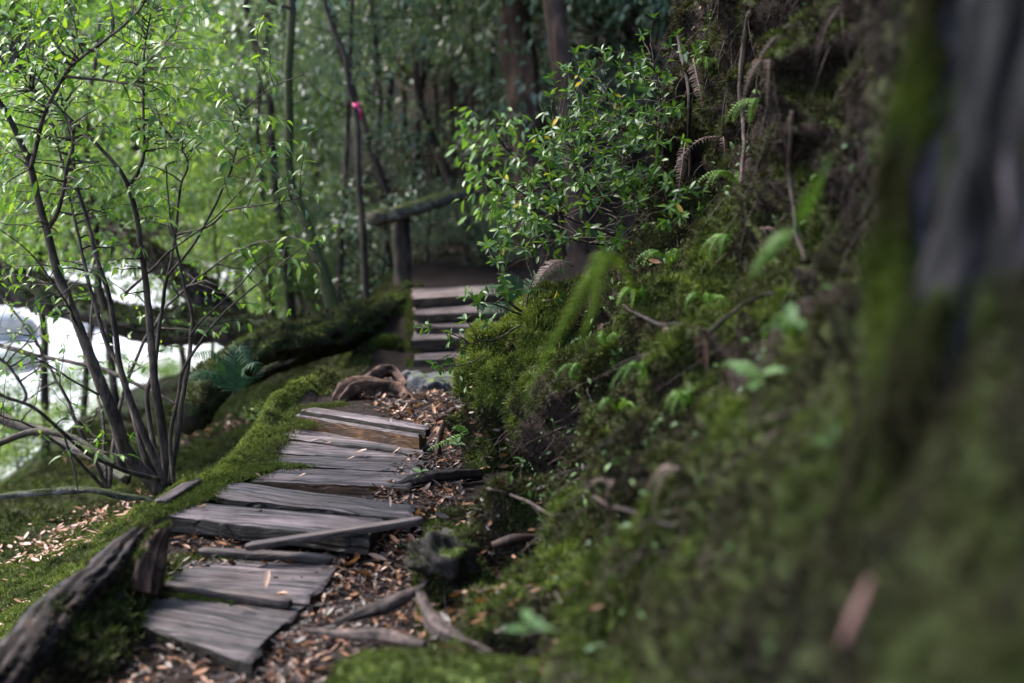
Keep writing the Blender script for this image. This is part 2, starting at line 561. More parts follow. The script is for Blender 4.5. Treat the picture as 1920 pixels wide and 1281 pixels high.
def rock_mat(name, c0, c1, moss=0.0, lich=True):
    t = NT(name)
    tc = t.n('ShaderNodeTexCoord').outputs['Object']
    n1 = t.noise(tc, 9, 7, 0.7)
    n2 = t.noise(tc, 45, 4, 0.7)
    col = t.ramp(n1, [(0.3, c0), (0.7, c1)])
    if lich:
        vo = t.n('ShaderNodeTexVoronoi'); vo.inputs['Scale'].default_value = 16; t.l(tc, vo.inputs['Vector'])
        f = t.math('MULTIPLY', t.math('SUBTRACT', t.math('ADD', n1, t.math('MULTIPLY', n2, 0.4)), 0.78), 9.0, clamp=True)
        col = t.mix(f, col, (0.20, 0.20, 0.21))
    if moss:
        g = t.n('ShaderNodeNewGeometry')
        sx = t.n('ShaderNodeSeparateXYZ'); t.l(g.outputs['Normal'], sx.inputs[0])
        f = t.math('ADD', t.math('MULTIPLY', sx.outputs[2], 0.5), t.noise(tc, 6, 4))
        f = t.math('MULTIPLY', t.math('SUBTRACT', f, 1.0 - moss), 6, clamp=True)
        col = t.mix(f, col, t.ramp(n2, [(0.3, (0.03, 0.045, 0.012)), (0.7, (0.10, 0.14, 0.025))]))
    return t.done(t.principled(col, 0.7, t.bump(t.math('ADD', n1, t.math('MULTIPLY', n2, 0.3)), 0.7, 0.03), 0.18))


M['rock'] = rock_mat('lichen_rock', (0.022, 0.021, 0.022), (0.095, 0.093, 0.098), 0.1)
M['dark_rock'] = rock_mat('dark_rock', (0.004, 0.0032, 0.0028), (0.020, 0.0145, 0.012), 0.04, False)
M['granite'] = rock_mat('pale_granite', (0.20, 0.20, 0.20), (0.46, 0.46, 0.455), 0.0, False)
M['moss_rock'] = rock_mat('mossy_rock', (0.03, 0.028, 0.026), (0.10, 0.09, 0.085), 0.75, False)


def river_mat():
    t = NT('river_gravel')
    P = t.n('ShaderNodeNewGeometry').outputs['Position']
    vo = t.n('ShaderNodeTexVoronoi'); vo.inputs['Scale'].default_value = 3.2; t.l(P, vo.inputs['Vector'])
    c = t.mix(0.4, t.ramp(vo.outputs['Distance'], [(0.0, (0.46, 0.46, 0.465)), (0.5, (0.36, 0.36, 0.355)), (0.85, (0.20, 0.21, 0.19))]), vo.outputs['Color'], 'SOFT_LIGHT')
    hs = t.n('ShaderNodeHueSaturation'); hs.inputs['Saturation'].default_value = 0.15; t.l(c, hs.inputs['Color'])
    return t.done(t.principled(hs.outputs[0], 0.45, t.bump(vo.outputs['Distance'], 0.6, 0.15), 0.5))


M['river'] = river_mat()
t_ = NT('pink_tape')
M['pink'] = t_.done(t_.principled((0.30, 0.010, 0.075), 0.6))

# ------------------------------------------------------------------ ground
_lip = np.array([atz(*q, 0.19) for q in [(292, 962), (372, 920), (455, 893), (480, 862), (500, 836), (520, 815), (553, 776), (590, 758)]])
EDGE_Y = np.concatenate([[2.5, 4.5], _lip[:, 1], [8.2, 9.5]])
EDGE_X = np.concatenate([[-1.22, -1.24], _lip[:, 0], [-0.95, -0.9]])


def ridge(x, y):
    ex = np.interp(y, EDGE_Y, EDGE_X)
    on = ss(4.75, 5.15, y) * (1 - ss(7.8, 8.6, y))
    return on * np.exp(-((x - ex + 0.09) / 0.085) ** 2) * (0.55 + 0.75 * vnoise(np.stack([x * 4, y * 4, 0 * x], -1), 77))


def gz(x, y, detail=True):
    x = np.asarray(x, dtype=float); y = np.asarray(y, dtype=float)
    path = np.interp(y, [0, 3.5, 4.3, 4.7, 5.2, 6.4, 7.0, 8.2, 9.0, 9.45, 10.3, 11, 13], [0.04, 0.04, 0.042, 0.075, 0.152, 0.163, 0.21, 0.13, 0.10, 0.19, 0.37, 0.41, 0.46])
    xe = x - 1.7 * ss(10.5, 15, y)
    left = np.interp(xe, [-60, -30, -15, -12.5, -5.0, -4.2, -3.6, -3.0, -2.6, -2.2, -1.6, -1.25, -1.0],
                     [20, 6, 0.2, -1.75, -1.75, -1.0, -0.60, -0.44, -0.34, -0.25, -0.14, 0.0, 0.0])
    ex = np.interp(y, EDGE_Y, EDGE_X)
    fold = np.where(xe < -1.0, left, 0.0) * np.where(y > 9, ss(-1.0, -1.5, x), 1.0)
    fold = np.minimum(fold, np.interp(ex - x, [0.09, 0.2, 0.36, 0.62, 1.2], [0, -0.10, -0.27, -0.42, -0.48]))
    z = path * ss(-2.6, -1.2, x) + fold
    z = z - 0.30 * ss(7.5, 8.2, y) * (1 - ss(10.5, 12, y)) * ss(-0.95, -1.35, x)
    z = z - 0.10 * (1 - ss(4.6, 5.0, y)) * ss(-1.12, -1.35, x)
    # mossy lip along the left edge of the planks
    z = z + 0.085 * ridge(x, y)
    # hill behind and to the right
    vx = ss(-5.0, -3.4, xe)
    z = z + vx * (0.30 * np.clip(y - 12, 0, None) ** 1.12 * ss(12, 16, y)) + (1 - vx) * 0.45 * np.clip(y - 34, 0, None)
    z = z + ss(7.0, 9.0, y) * np.clip(x - 0.3, 0, None) * 0.55
    z = z + (1 - ss(7.0, 9.0, y)) * np.clip(x - 0.6, 0, 6) * 0.2
    z = np.where(z > 9, 9 + 5 * (1 - np.exp(-(z - 9) / 5)), z)
    z = z + 0.13 * np.exp(-((x + 1.37) ** 2 + (y - 5.6) ** 2) / 0.03)
    if detail:
        p = np.stack([x, y, np.zeros_like(x)], -1)
        z = z + 0.035 * ss(0.1, 0.3, ex - x) * ss(14, 10, y) * fbm(p * 9, 14, 3)
        amp = np.where((x > -1.0) & (x < 0) & (y < 9), 0.35, 1.0)
        z = z + amp * (0.05 * fbm(p * 1.7, 3, 3) + 0.022 * fbm(p * 6, 4, 3)) + ss(9, 30, y) * 0.35 * fbm(p * 0.35, 8, 2)
    return z


def mossmask(x, y):
    ex = np.interp(y, EDGE_Y, EDGE_X)
    m = 0.15 + 0.62 * ss(0.05, -0.18, x - ex) + 0.8 * ridge(x, y)
    p = np.stack([x, y, np.zeros_like(x)], -1)
    m = m - 0.6 * ss(0.3, 0.65, fbm(p * 1.3, 31, 3)) * (x < -1.5) - 0.35 * ss(9, 14, y)
    return np.clip(m, 0, 1)


def axis(segs):
    out = []
    for a, b, n in segs:
        out.append(np.linspace(a, b, n, endpoint=False))
    return np.concatenate(out + [[segs[-1][1]]])


gx = axis([(-220, -60, 14), (-60, -12, 40), (-12, -3.5, 60), (-3.5, 1.2, 190), (1.2, 6, 30), (6, 60, 30), (60, 220, 10)])
gy = axis([(-60, 0, 12), (0, 2.5, 14), (2.5, 9, 240), (9, 16, 80), (16, 50, 70), (50, 220, 24)])
X, Y = np.meshgrid(gx, gy, indexing='ij')
Z = gz(X, Y)
V = np.stack([X, Y, Z], -1).reshape(-1, 3)
ground = mk('ground', V, grid_faces(len(gx), len(gy)), M['ground'], col=mossmask(X, Y).ravel())
tag(ground, 'brown leaf strewn and mossy forest floor beside the boardwalk', kind='structure')

# river of pale stones
rx, ry = np.linspace(-13.5, -2.6, 50), np.linspace(2, 46, 60)
X, Y = np.meshgrid(rx, ry, indexing='ij')
Zr = -1.43 + 0.05 * fbm(np.stack([X, Y, X * 0], -1) * 0.8, 2)
river = mk('river', np.stack([X, Y, Zr], -1).reshape(-1, 3), grid_faces(50, 60), M['river'])
tag(river, 'glaring pale river bed below the mossy slope', kind='structure')


def rock(name, c, r, mat, seed, label, cat='rock', group=None, amp=0.28, parent=None, n=28, sharp=1.6):
    th = np.linspace(0, np.pi, n)
    ph = np.linspace(0, 2 * np.pi, n * 2, endpoint=False)
    T, Ph = np.meshgrid(th, ph, indexing='ij')
    D = np.stack([np.sin(T) * np.cos(Ph), np.sin(T) * np.sin(Ph), np.cos(T)], -1)
    k = 1 + amp * fbm(D * sharp + seed * 3.1, seed, 4, 0.5) - amp * 0.9 * np.abs(fbm(D * 1.3 + seed, seed + 40, 2))
    Vv = np.asarray(c) + D * k[..., None] * np.asarray(r)
    Vv = Vv.reshape(-1, 3)
    m = n * 2
    i = np.arange(n - 1)[:, None] * m; j = np.arange(m)[None]
    a = i + j; b = i + (j + 1) % m
    F = np.stack([a, a + m, b + m, b], -1).reshape(-1, 4)
    o = mk(name, Vv, F, mat, parent=parent, origin=c)
    if label: tag(o, label, cat, group)
    return o


for k in range(16):
    y = 10 + 18 * rng.random(); x = -0.34 * y - 1.5 + rng.normal(0, 1.6) * (y / 14)
    x = min(x, -4.9)
    s = 0.25 + 0.5 * rng.random()
    rock('river_boulder', (x, y, -1.45 + 0.2 * s), (s * 1.3, s, s * 0.7), M['granite'], 100 + k,
         'pale granite boulder lying on the glaring river bed', 'boulder', 'boulders in the river', n=16)

# ------------------------------------------------------------------ mossy bank on the right
ST = [
    (-2.0, None), (0.4, None),
    (1.6, [(1150, 2500), (1300, 1900), (1450, 1450), (1560, 1250), (1700, 1050), (1850, 800), (1990, 300), (2060, -400), (2100, -1800)]),
    (2.4, [(980, 1650), (1130, 1420), (1280, 1230), (1400, 1080), (1500, 930), (1600, 740), (1680, 560), (1740, 300), (1770, -200), (1790, -1300)]),
    (3.2, [(860, 1340), (980, 1270), (1130, 1150), (1240, 1030), (1330, 890), (1420, 760), (1510, 640), (1590, 500), (1640, 300), (1660, 0), (1670, -900)]),
    (4.0, [(760, 1175), (880, 1130), (990, 1090), (1100, 990), (1180, 860), (1240, 760), (1330, 650), (1440, 560), (1510, 450), (1545, 300), (1560, 0), (1570, -700)]),
    (5.0, [(795, 1000), (890, 970), (990, 915), (1070, 810), (1110, 700), (1170, 600), (1270, 510), (1360, 430), (1410, 300), (1420, 0), (1425, -500)]),
    (5.8, [(815, 905), (875, 885), (935, 850), (975, 750), (1005, 650), (1060, 590), (1130, 530), (1220, 450), (1285, 330), (1315, 150), (1325, -400)]),
    (6.2, [(868, 880), (892, 850), (896, 740), (906, 668), (950, 622), (1010, 580), (1080, 535), (1155, 478), (1220, 390), (1258, 250), (1288, 80), (1302, -350)]),
    (6.55, [(925, 850), (920, 780), (918, 700), (935, 655), (975, 620), (1025, 585), (1085, 545), (1165, 482), (1232, 380), (1270, 230), (1303, 50), (1322, -300)]),
    (7.0, [(960, 840), (970, 780), (975, 720), (985, 670), (1020, 630), (1070, 590), (1130, 540), (1200, 470), (1270, 350), (1310, 200), (1350, 20), (1380, -300)]),
    (8.2, [(1030, 760), (1060, 700), (1110, 640), (1170, 590), (1230, 530), (1300, 450), (1360, 330), (1430, 150), (1500, -250)]),
    (11.0, [(1080, 640), (1120, 600), (1180, 560), (1250, 510), (1330, 440), (1420, 330), (1520, 170), (1640, -100)]),
]
NP = 230
rows, ys = [], []
for D, pts in ST:
    if pts is None:
        rows.append(None); ys.append(D); continue
    # a vertical slice of the bank at depth D
    q = np.array([at(px, py, D) for px, py in pts])
    xz = spline(np.stack([q[:, 0], q[:, 2]], -1), 400)
    s = np.concatenate([[0], np.cumsum(np.linalg.norm(np.diff(xz, axis=0), axis=1))])
    u = np.linspace(0, s[-1], NP)
    yy = D / math.cos(PITCH) * 1.0 - 0.0
    rows.append((np.interp(u, s, xz[:, 0]), np.interp(u, s, xz[:, 1]), np.interp(u, s, spline(q[:, 1:2].repeat(2, 1), 400)[:, 0])))
    ys.append(D)
for k in (1, 0):
    rx_, rz_, ry_ = rows[2]
    rows[k] = (rx_ + (0.1 if k else 0.3), rz_, ry_ * 0 + ys[k] + 0.2)
R3 = np.stack([np.stack(r, -1) for r in rows])          # stations, NP, (x,z,y)
# dense along the visible part
NS = 330
su = np.linspace(0, 1, NS)
ydense = np.interp(su, [0, 0.06, 0.30, 0.85, 1.0], [0, 2.0, 5.0, 10.2, len(ST) - 1.0])
Bk = np.zeros((NS, NP, 3))
for a in range(3):
    Q = np.vstack([2 * R3[0, :, a] - R3[1, :, a], R3[:, :, a], 2 * R3[-1, :, a] - R3[-2, :, a]])
    i = np.minimum(ydense.astype(int), len(ST) - 2); f = (ydense - i)[:, None]
    # monotone-ish: blend of linear and Catmull-Rom
    b, c = Q[i + 1], Q[i + 2]
    lin = b * (1 - f) + c * f
    cr = 0.5 * (2 * b + (c - Q[i]) * f + (2 * Q[i] - 5 * b + 4 * c - Q[i + 3]) * f ** 2 + (3 * b - Q[i] - 3 * c + Q[i + 3]) * f ** 3)
    Bk[:, :, a] = 0.5 * lin + 0.5 * cr
Bk = Bk[:, :, [0, 2, 1]]                                # x, y, z


def grid_normals(G):
    du = np.gradient(G, axis=0); dv = np.gradient(G, axis=1)
    n = np.cross(du, dv)
    return n / (np.linalg.norm(n, axis=-1)[..., None] + 1e-9)


BN = grid_normals(Bk)
if BN[NS // 2, NP // 2, 0] > 0: BN = -BN
near = ss(1.6, 3.0, Bk[..., 1])
lump = 0.15 * fbm(Bk * 2.3, 51, 3) + 0.13 * fbm(Bk * np.array([6, 6, 3.5]), 52, 3) + 0.04 * fbm(Bk * 19, 53, 3) - 0.20 * ss(0.12, 0.45, fbm(Bk * 4.1, 54, 2))
edge = np.clip(np.arange(NP) / 14.0, 0, 1)[None, :]
Bk = Bk + BN * (lump * (0.3 + 0.7 * edge) * (0.5 + 0.5 * near))[..., None]
BN = grid_normals(Bk)
if BN[NS // 2, NP // 2, 0] > 0: BN = -BN
bare = fbm(Bk * 2.1, 61, 3)
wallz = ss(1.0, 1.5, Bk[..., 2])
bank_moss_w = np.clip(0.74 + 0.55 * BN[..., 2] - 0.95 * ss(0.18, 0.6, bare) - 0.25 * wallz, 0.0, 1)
# litter strip where the bank meets the path
bank_moss_w = np.maximum(bank_moss_w, 0.85 * ss(3.4, 2.6, Bk[..., 1]))
foot = 1 - ss(0.05, 0.16, np.arange(NP) / NP)[None, :] * np.ones((NS, 1))
bank_moss_w = bank_moss_w * (1 - 0.3 * foot)
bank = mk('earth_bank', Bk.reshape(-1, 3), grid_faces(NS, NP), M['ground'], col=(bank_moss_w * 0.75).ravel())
tag(bank, 'steep mossy earth bank rising beside the boardwalk', kind='structure')

# ------------------------------------------------------------------ moss
def tuft(nb, spread, seed):
    r = np.random.default_rng(seed)
    V, F = [], []
    for k in range(nb):
        a = 2 * np.pi * (k + r.random() * 0.7) / nb
        tilt = spread * (0.35 + 0.65 * r.random())
        L = 0.7 + 0.5 * r.random()
        d = np.array([math.cos(a) * math.sin(tilt), math.sin(a) * math.sin(tilt), math.cos(tilt)])
        s = np.array([-math.sin(a), math.cos(a), 0]) * 0.13
        b = np.array([math.cos(a), math.sin(a), 0]) * 0.12
        k0 = len(V)
        V += [b - s, b + s, d * L]
        F += [(k0, k0 + 1, k0 + 2)]
    return np.array(V), np.array(F)


def moss_mesh(name, pos, nrm, size, tone, label, seed=0, nb=6, spread=1.15):
    n = len(pos)
    r = np.random.default_rng(seed)
    z = nrm + r.normal(0, 0.28, nrm.shape) + np.array([0, 0, 1.0]) * np.where(nrm[:, 2] > 0.35, 0.25, -0.35)[:, None]
    z /= np.linalg.norm(z, axis=1)[:, None]
    a = r.normal(0, 1, nrm.shape)
    x = a - z * np.sum(a * z, 1)[:, None]; x /= np.linalg.norm(x, axis=1)[:, None]
    Mx = np.stack([x, np.cross(z, x), z], -1)
    Vs, Fs, cs, k0 = [], [], [], 0
    for v in range(4):
        m = np.arange(n) % 4 == v
        tv, tf = tuft(nb, spread, seed * 10 + v)
        Vv, Ff = scatter(tv, tf, pos[m], Mx[m], size[m])
        Vs.append(Vv); Fs.append(Ff + k0); k0 += len(Vv)
        tip = np.tile(np.array([0, 0, 1.0] * nb), m.sum())
        c = np.repeat(tone[m], len(tv)) * (0.75 + 0.25 * tip)
        cs.append(c)
    o = mk(name, np.vstack(Vs), np.vstack(Fs), M['moss'], smooth=False, col=np.clip(np.concatenate(cs), 0, 1))
    return tag(o, label, kind='stuff')


def moss_on(o, n, size, seed, cover=0.0, up=1.0, tone0=0.35, freq=4.0):
    """moss tufts on the upper side of an object, as its part"""
    me = o.data
    r = np.random.default_rng(seed)
    me.calc_loop_triangles()
    tri = np.zeros(len(me.loop_triangles) * 3, dtype=np.int32); me.loop_triangles.foreach_get('vertices', tri)
    co = np.zeros(len(me.vertices) * 3, dtype=np.float32); me.vertices.foreach_get('co', co)
    T = co.reshape(-1, 3)[tri.reshape(-1, 3)].astype(float)
    nn = np.cross(T[:, 1] - T[:, 0], T[:, 2] - T[:, 0]); ar = np.linalg.norm(nn, axis=1) + 1e-12
    nn /= ar[:, None]
    cen = co.reshape(-1, 3).mean(0)
    c = np.cumsum(ar)
    k = np.minimum(np.searchsorted(c, r.random(n) * c[-1]), len(ar) - 1)
    a, b = r.random(n), r.random(n); f = a + b > 1; a[f] = 1 - a[f]; b[f] = 1 - b[f]
    p = T[k, 0] + (T[k, 1] - T[k, 0]) * a[:, None] + (T[k, 2] - T[k, 0]) * b[:, None]
    nr = nn[k]
    off = np.array(o.location) + (np.array(o.parent.location) if o.parent else 0)
    m = up * nr[:, 2] + 0.9 * fbm((p + off) * freq, seed, 3) + cover > 0
    if m.sum() < 10: return o
    p, nr = p[m], nr[m]
    z = nr + r.normal(0, 0.25, nr.shape) + np.array([0, 0, 0.15]); z /= np.linalg.norm(z, axis=1)[:, None]
    x = r.normal(0, 1, nr.shape); x -= z * np.sum(x * z, 1)[:, None]; x /= np.linalg.norm(x, axis=1)[:, None]
    tv, tf = tuft(6, 1.15, seed)
    V, F = scatter(tv, tf, p - nr * 0.003, np.stack([x, np.cross(z, x), z], -1), size * (0.5 + 0.9 * r.random(len(p))))
    tone = tone0 + 0.25 * nr[:, 2] + 0.35 * fbm((p + off) * 6, seed + 3, 3) + r.normal(0, 0.1, len(p))
    q = bpy.data.objects.new('moss', mesh_data('moss', V, F, M['moss'], False, np.clip(np.repeat(tone, len(tv)), 0, 1)))
    COL.objects.link(q); q.parent = o; q['kind'] = 'stuff'
    return o



# on the bank
cell = np.linalg.norm(np.cross(np.gradient(Bk, axis=0), np.gradient(Bk, axis=1)), axis=-1)
px_, py_, dd = proj(Bk)
vis = (px_ > -60) & (px_ < 2050) & (py_ > -80) & (py_ < 1400) & (Bk[..., 1] > 0.9)
size_map = np.where(Bk[..., 1] > 4.6, 0.022, np.where(Bk[..., 1] > 3, 0.022, 0.018))
dens = cell * vis * (0.10 + bank_moss_w) * np.where(Bk[..., 1] > 7.4, 0.25, np.where(Bk[..., 1] > 4.6, 1.0, np.where(Bk[..., 1] > 3, 0.8, 0.7)))
cdf = np.cumsum(dens.ravel()); tot_area = cdf[-1]
NB = 150000
pick = np.searchsorted(cdf, rng.random(NB) * tot_area)
pick = np.minimum(pick, NS * NP - 1)
iu, iv = pick // NP, pick % NP
ju, jv = np.clip(iu + 1, 0, NS - 1), np.clip(iv + 1, 0, NP - 1)
fu, fv = rng.random(NB)[:, None], rng.random(NB)[:, None]
pos = Bk[iu, iv] * (1 - fu) * (1 - fv) + Bk[ju, iv] * fu * (1 - fv) + Bk[iu, jv] * (1 - fu) * fv + Bk[ju, jv] * fu * fv
nr = BN[iu, iv]
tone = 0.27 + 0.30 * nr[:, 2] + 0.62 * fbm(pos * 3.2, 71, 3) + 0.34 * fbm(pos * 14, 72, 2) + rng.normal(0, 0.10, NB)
# feathery moss on the near corner brightened: a highlight put into its tone
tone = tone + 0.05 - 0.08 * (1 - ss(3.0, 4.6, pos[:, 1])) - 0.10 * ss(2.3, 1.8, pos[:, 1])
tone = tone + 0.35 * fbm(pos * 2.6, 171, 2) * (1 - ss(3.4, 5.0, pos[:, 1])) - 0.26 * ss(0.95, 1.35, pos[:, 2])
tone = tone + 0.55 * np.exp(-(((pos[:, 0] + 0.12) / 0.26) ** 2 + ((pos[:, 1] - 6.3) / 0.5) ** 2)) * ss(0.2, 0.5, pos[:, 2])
sz = (0.5 + 0.9 * rng.random(NB)) * size_map[iu, iv] * (0.8 + 0.5 * bank_moss_w[iu, iv])
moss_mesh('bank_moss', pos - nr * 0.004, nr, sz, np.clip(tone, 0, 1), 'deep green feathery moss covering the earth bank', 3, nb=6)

# on the ground left of the planks
NG = 230000
yy = 3.0 + (10.5 - 3.0) * rng.random(NG) ** 1.25
xx = np.interp(yy, EDGE_Y, EDGE_X) + 0.12 - np.abs(rng.exponential(0.75, NG)) * (yy / 5.5)
pr = mossmask(xx, yy) + 0.45 * fbm(np.stack([xx, yy, 0 * xx], -1) * 4, 81, 3)
zz = gz(xx, yy)
ppx, ppy, pd = proj(np.stack([xx, yy, zz], -1))
keep = (pr > 0.45) & (ppx > -80) & (ppy < 1380) & (zz > -1.2)
xx, yy, zz = xx[keep], yy[keep], zz[keep]
e = 0.02
nr = np.stack([-(gz(xx + e, yy) - gz(xx - e, yy)) / (2 * e), -(gz(xx, yy + e) - gz(xx, yy - e)) / (2 * e), np.ones_like(xx)], -1)
nr /= np.linalg.norm(nr, axis=1)[:, None]
pos = np.stack([xx, yy, zz], -1)
rd = ridge(xx, yy)
tone = 0.74 + 0.30 * rd + 0.45 * fbm(pos * 2.6, 91, 3) + 0.35 * fbm(pos * 16, 92, 2) + rng.normal(0, 0.12, len(xx)) - 0.10
sz = (0.55 + 0.8 * rng.random(len(xx))) * np.where(rd > 0.3, 0.014, 0.020) * (0.7 + 0.9 * vnoise(pos * 12, 44))
moss_mesh('ground_moss', pos, nr, sz, np.clip(tone, 0, 1), 'bright green moss carpet along the boardwalk edge and slope', 4, nb=5, spread=1.4)

NG = 34000
yy = 7.2 + 5.5 * rng.random(NG); xx = -0.9 - 2.6 * rng.random(NG)
zz = gz(xx, yy)
k = fbm(np.stack([xx, yy, 0 * xx], -1) * 2.2, 83, 3) > -0.25
xx, yy, zz = xx[k], yy[k], zz[k]
pos = np.stack([xx, yy, zz], -1)
tone = 0.42 + 0.45 * fbm(pos * 3, 191, 3) + rng.normal(0, 0.12, len(xx))
moss_mesh('slope_moss', pos, np.tile([0, 0, 1.0], (len(xx), 1)), 0.02 + 0.03 * rng.random(len(xx)), np.clip(tone, 0, 1), 'patchy moss on the slope under the arching log', 14, nb=5, spread=1.4)

# ------------------------------------------------------------------ boardwalk
def plank(name, quad, z, th, mat, parent, zs=None, seed=0, nu=60, nv=9, warp=0.008, rag=0.011):
    """quad: photograph pixels of the top face (back left, back right, front right, front left) on the plane z"""
    zs = zs or (z, z, z, z)
    q = [atz(px, py, zz) for (px, py), zz in zip(quad, zs)]
    q = np.array(q)
    c = q.mean(0)
    ax = (q[1] - q[0]) + (q[2] - q[3])
    ang = math.atan2(ax[1], ax[0])
    ca, sa = math.cos(-ang), math.sin(-ang)
    L = q - c
    L = np.stack([L[:, 0] * ca - L[:, 1] * sa, L[:, 0] * sa + L[:, 1] * ca, L[:, 2]], -1)
    u = np.linspace(0, 1, nu)[:, None, None]; v = np.linspace(0, 1, nv)[None, :, None]
    G = (L[0] * (1 - u) + L[1] * u) * (1 - v) + (L[3] * (1 - u) + L[2] * u) * v
    P = G * np.array([1, 1, 1]) + seed * 3.7
    bu = np.zeros((nu, nv), bool); bu[0] = bu[-1] = True; bu[:, 0] = bu[:, -1] = True
    G[..., 2] += warp * fbm(P * np.array([2, 6, 1]), seed) + 0.0022 * fbm(P * np.array([5, 90, 1]), seed + 1, 2)
    # ragged long edges and ends
    G[:, 0, 1] += rag * fbm(P[:, 0] * np.array([9, 1, 1]), seed + 2); G[:, -1, 1] += rag * fbm(P[:, -1] * np.array([9, 1, 1]), seed + 3)
    G[0, :, 0] += 2 * rag * fbm(P[0] * np.array([1, 30, 1]), seed + 4); G[-1, :, 0] += 2.5 * rag * fbm(P[-1] * np.array([1, 30, 1]), seed + 5)
    G[bu, 2] -= 0.006 + 0.012 * np.clip(fbm(P[bu] * np.array([7, 7, 1]), seed + 6, 3), 0, 1)
    V = G.reshape(-1, 3)
    F = grid_faces(nu, nv)[:, ::-1]
    # boundary loop, then two rings down
    idx = np.arange(nu * nv).reshape(nu, nv)
    loop = np.concatenate([idx[:-1, 0], idx[-1, :-1], idx[::-1][:-1, -1], idx[0, ::-1][:-1]])
    nl = len(loop)
    B0 = V[loop]
    cen = V.mean(0)
    out = (B0 - cen) * np.array([1, 1, 0]); out /= np.linalg.norm(out, axis=1)[:, None] + 1e-9
    r1 = B0 + out * 0.003 - np.array([0, 0, th * 0.35]) + out * (0.005 * fbm(B0 * 25, seed + 9))[:, None]
    r2 = B0 - out * 0.004 - np.array([0, 0, th])
    V = np.vstack([V, r1, r2, [[cen[0], cen[1], cen[2] - th]]])
    n0 = nu * nv
    k = np.arange(nl); kn = (k + 1) % nl
    S1 = np.stack([loop[k], loop[kn], n0 + kn, n0 + k], -1)
    S2 = np.stack([n0 + k, n0 + kn, n0 + nl + kn, n0 + nl + k], -1)
    bot = np.stack([n0 + nl + k, n0 + nl + kn, np.full(nl, len(V) - 1)], -1)
    me = mesh_data(name, V, [np.vstack([F, S1, S2]), bot], mat, True)
    try:
        me.set_sharp_from_angle(angle=math.radians(38))
    except Exception:
        pass
    o = bpy.data.objects.new(name, me)
    COL.objects.link(o)
    if parent is not None:
        o.parent = parent
        o.location = c - np.array(parent.location)
    else:
        o.location = c
    o.rotation_euler = (0, 0, ang)
    return o


bw = empty('boardwalk', atz(600, 950, 0.1), 'weathered grey plank boardwalk edged with moss, leading to the roots', 'boardwalk')
PL = [  # back-left, back-right, front-right, front-left, z, thickness
    ([(590, 762), (806, 797), (800, 805), (563, 767)], 0.29, 0.035),
    ([(566, 769), (800, 806), (786, 818), (553, 776)], 0.265, 0.12),
    ([(556, 806), (800, 832), (797, 845), (512, 814)], 0.205, 0.05),
    ([(516, 823), (798, 846), (799, 862), (490, 843)], 0.185, 0.05),
    ([(530, 853), (806, 864), (790, 880), (478, 866)], 0.190, 0.045),
    ([(534, 877), (800, 888), (768, 910), (466, 897)], 0.185, 0.085),
    ([(416, 900), (780, 950), (768, 967), (390, 926)], 0.185, 0.05),
    ([(366, 943), (716, 974), (690, 1004), (290, 961)], 0.180, 0.055),
    ([(398, 1012), (686, 1013), (577, 1130), (300, 1098)], 0.090, 0.06),
    ([(276, 1108), (576, 1133), (462, 1238), (266, 1168)], 0.085, 0.13),
]
for k, (q, z, th) in enumerate(PL):
    if 2 <= k <= 7: q = [(q[0][0], q[0][1] - 2.5), (q[1][0], q[1][1] - 2.5), (q[2][0], q[2][1] + 2.5), (q[3][0], q[3][1] + 2.5)]
    plank('plank', q, z, th, M['raw_plank' if k in (1, 5) else 'plank'], bw, seed=11 + k, warp=0.01 if k >= 8 else 0.006, nv=13 if k >= 6 else 9)


def bar(name, a, b, w, h, mat, parent, seed, nseg=30, bend=0.0, round_=0.6):
    """a rough lath or stick between two points: superellipse section, length along local X"""
    a = np.asarray(a); b = np.asarray(b)
    c = (a + b) / 2
    L = np.linalg.norm(b - a)
    n = 12
    th = np.linspace(0, 2 * np.pi, n, endpoint=False) + np.pi / n
    cs, sn = np.cos(th), np.sin(th)
    e = round_
    sy = np.sign(cs) * np.abs(cs) ** e * w / 2; sz = np.sign(sn) * np.abs(sn) ** e * h / 2
    x = np.linspace(-L / 2, L / 2, nseg)
    V = np.zeros((nseg, n, 3))
    V[..., 0] = x[:, None]; V[..., 1] = sy; V[..., 2] = sz
    V[..., 2] += bend * (1 - (2 * x / L) ** 2)[:, None]
    q = V * np.array([6, 40, 40]) + seed * 5.1
    V[..., 1] *= 1 + 0.16 * fbm(q * np.array([1, 0.3, 0.3]), seed); V[..., 2] *= 1 + 0.14 * fbm(q * np.array([1, .3, .3]), seed + 2)
    V[0, :, 1:] *= 0.7; V[-1, :, 1:] *= 0.7
    V[0, :, 0] += 0.02 * fbm(q[0], seed + 3); V[-1, :, 0] += 0.02 * fbm(q[-1], seed + 4)
    Vf = V.reshape(-1, 3)
    i = np.arange(nseg - 1)[:, None] * n; j = np.arange(n)[None]
    F = np.stack([i + j, i + n + j, i + n + (j + 1) % n, i + (j + 1) % n], -1).reshape(-1, 4)
    Vf = np.vstack([Vf, [[-L / 2, 0, 0]], [[L / 2, 0, 0]]])
    caps = []
    for k in range(n):
        caps.append([len(Vf) - 2, k, (k + 1) % n]); caps.append([len(Vf) - 1, (nseg - 1) * n + (k + 1) % n, (nseg - 1) * n + k])
    me = mesh_data(name, Vf, [F, np.array(caps)], mat)
    try: me.set_sharp_from_angle(angle=math.radians(45))
    except Exception: pass
    o = bpy.data.objects.new(name, me)
    COL.objects.link(o)
    d = (b - a) / L
    xq = Vector(d).to_track_quat('X', 'Z')
    o.rotation_mode = 'QUATERNION'; o.rotation_quaternion = xq
    if parent is not None:
        o.parent = parent; o.location = c - np.array(parent.location)
    else:
        o.location = c
    return o


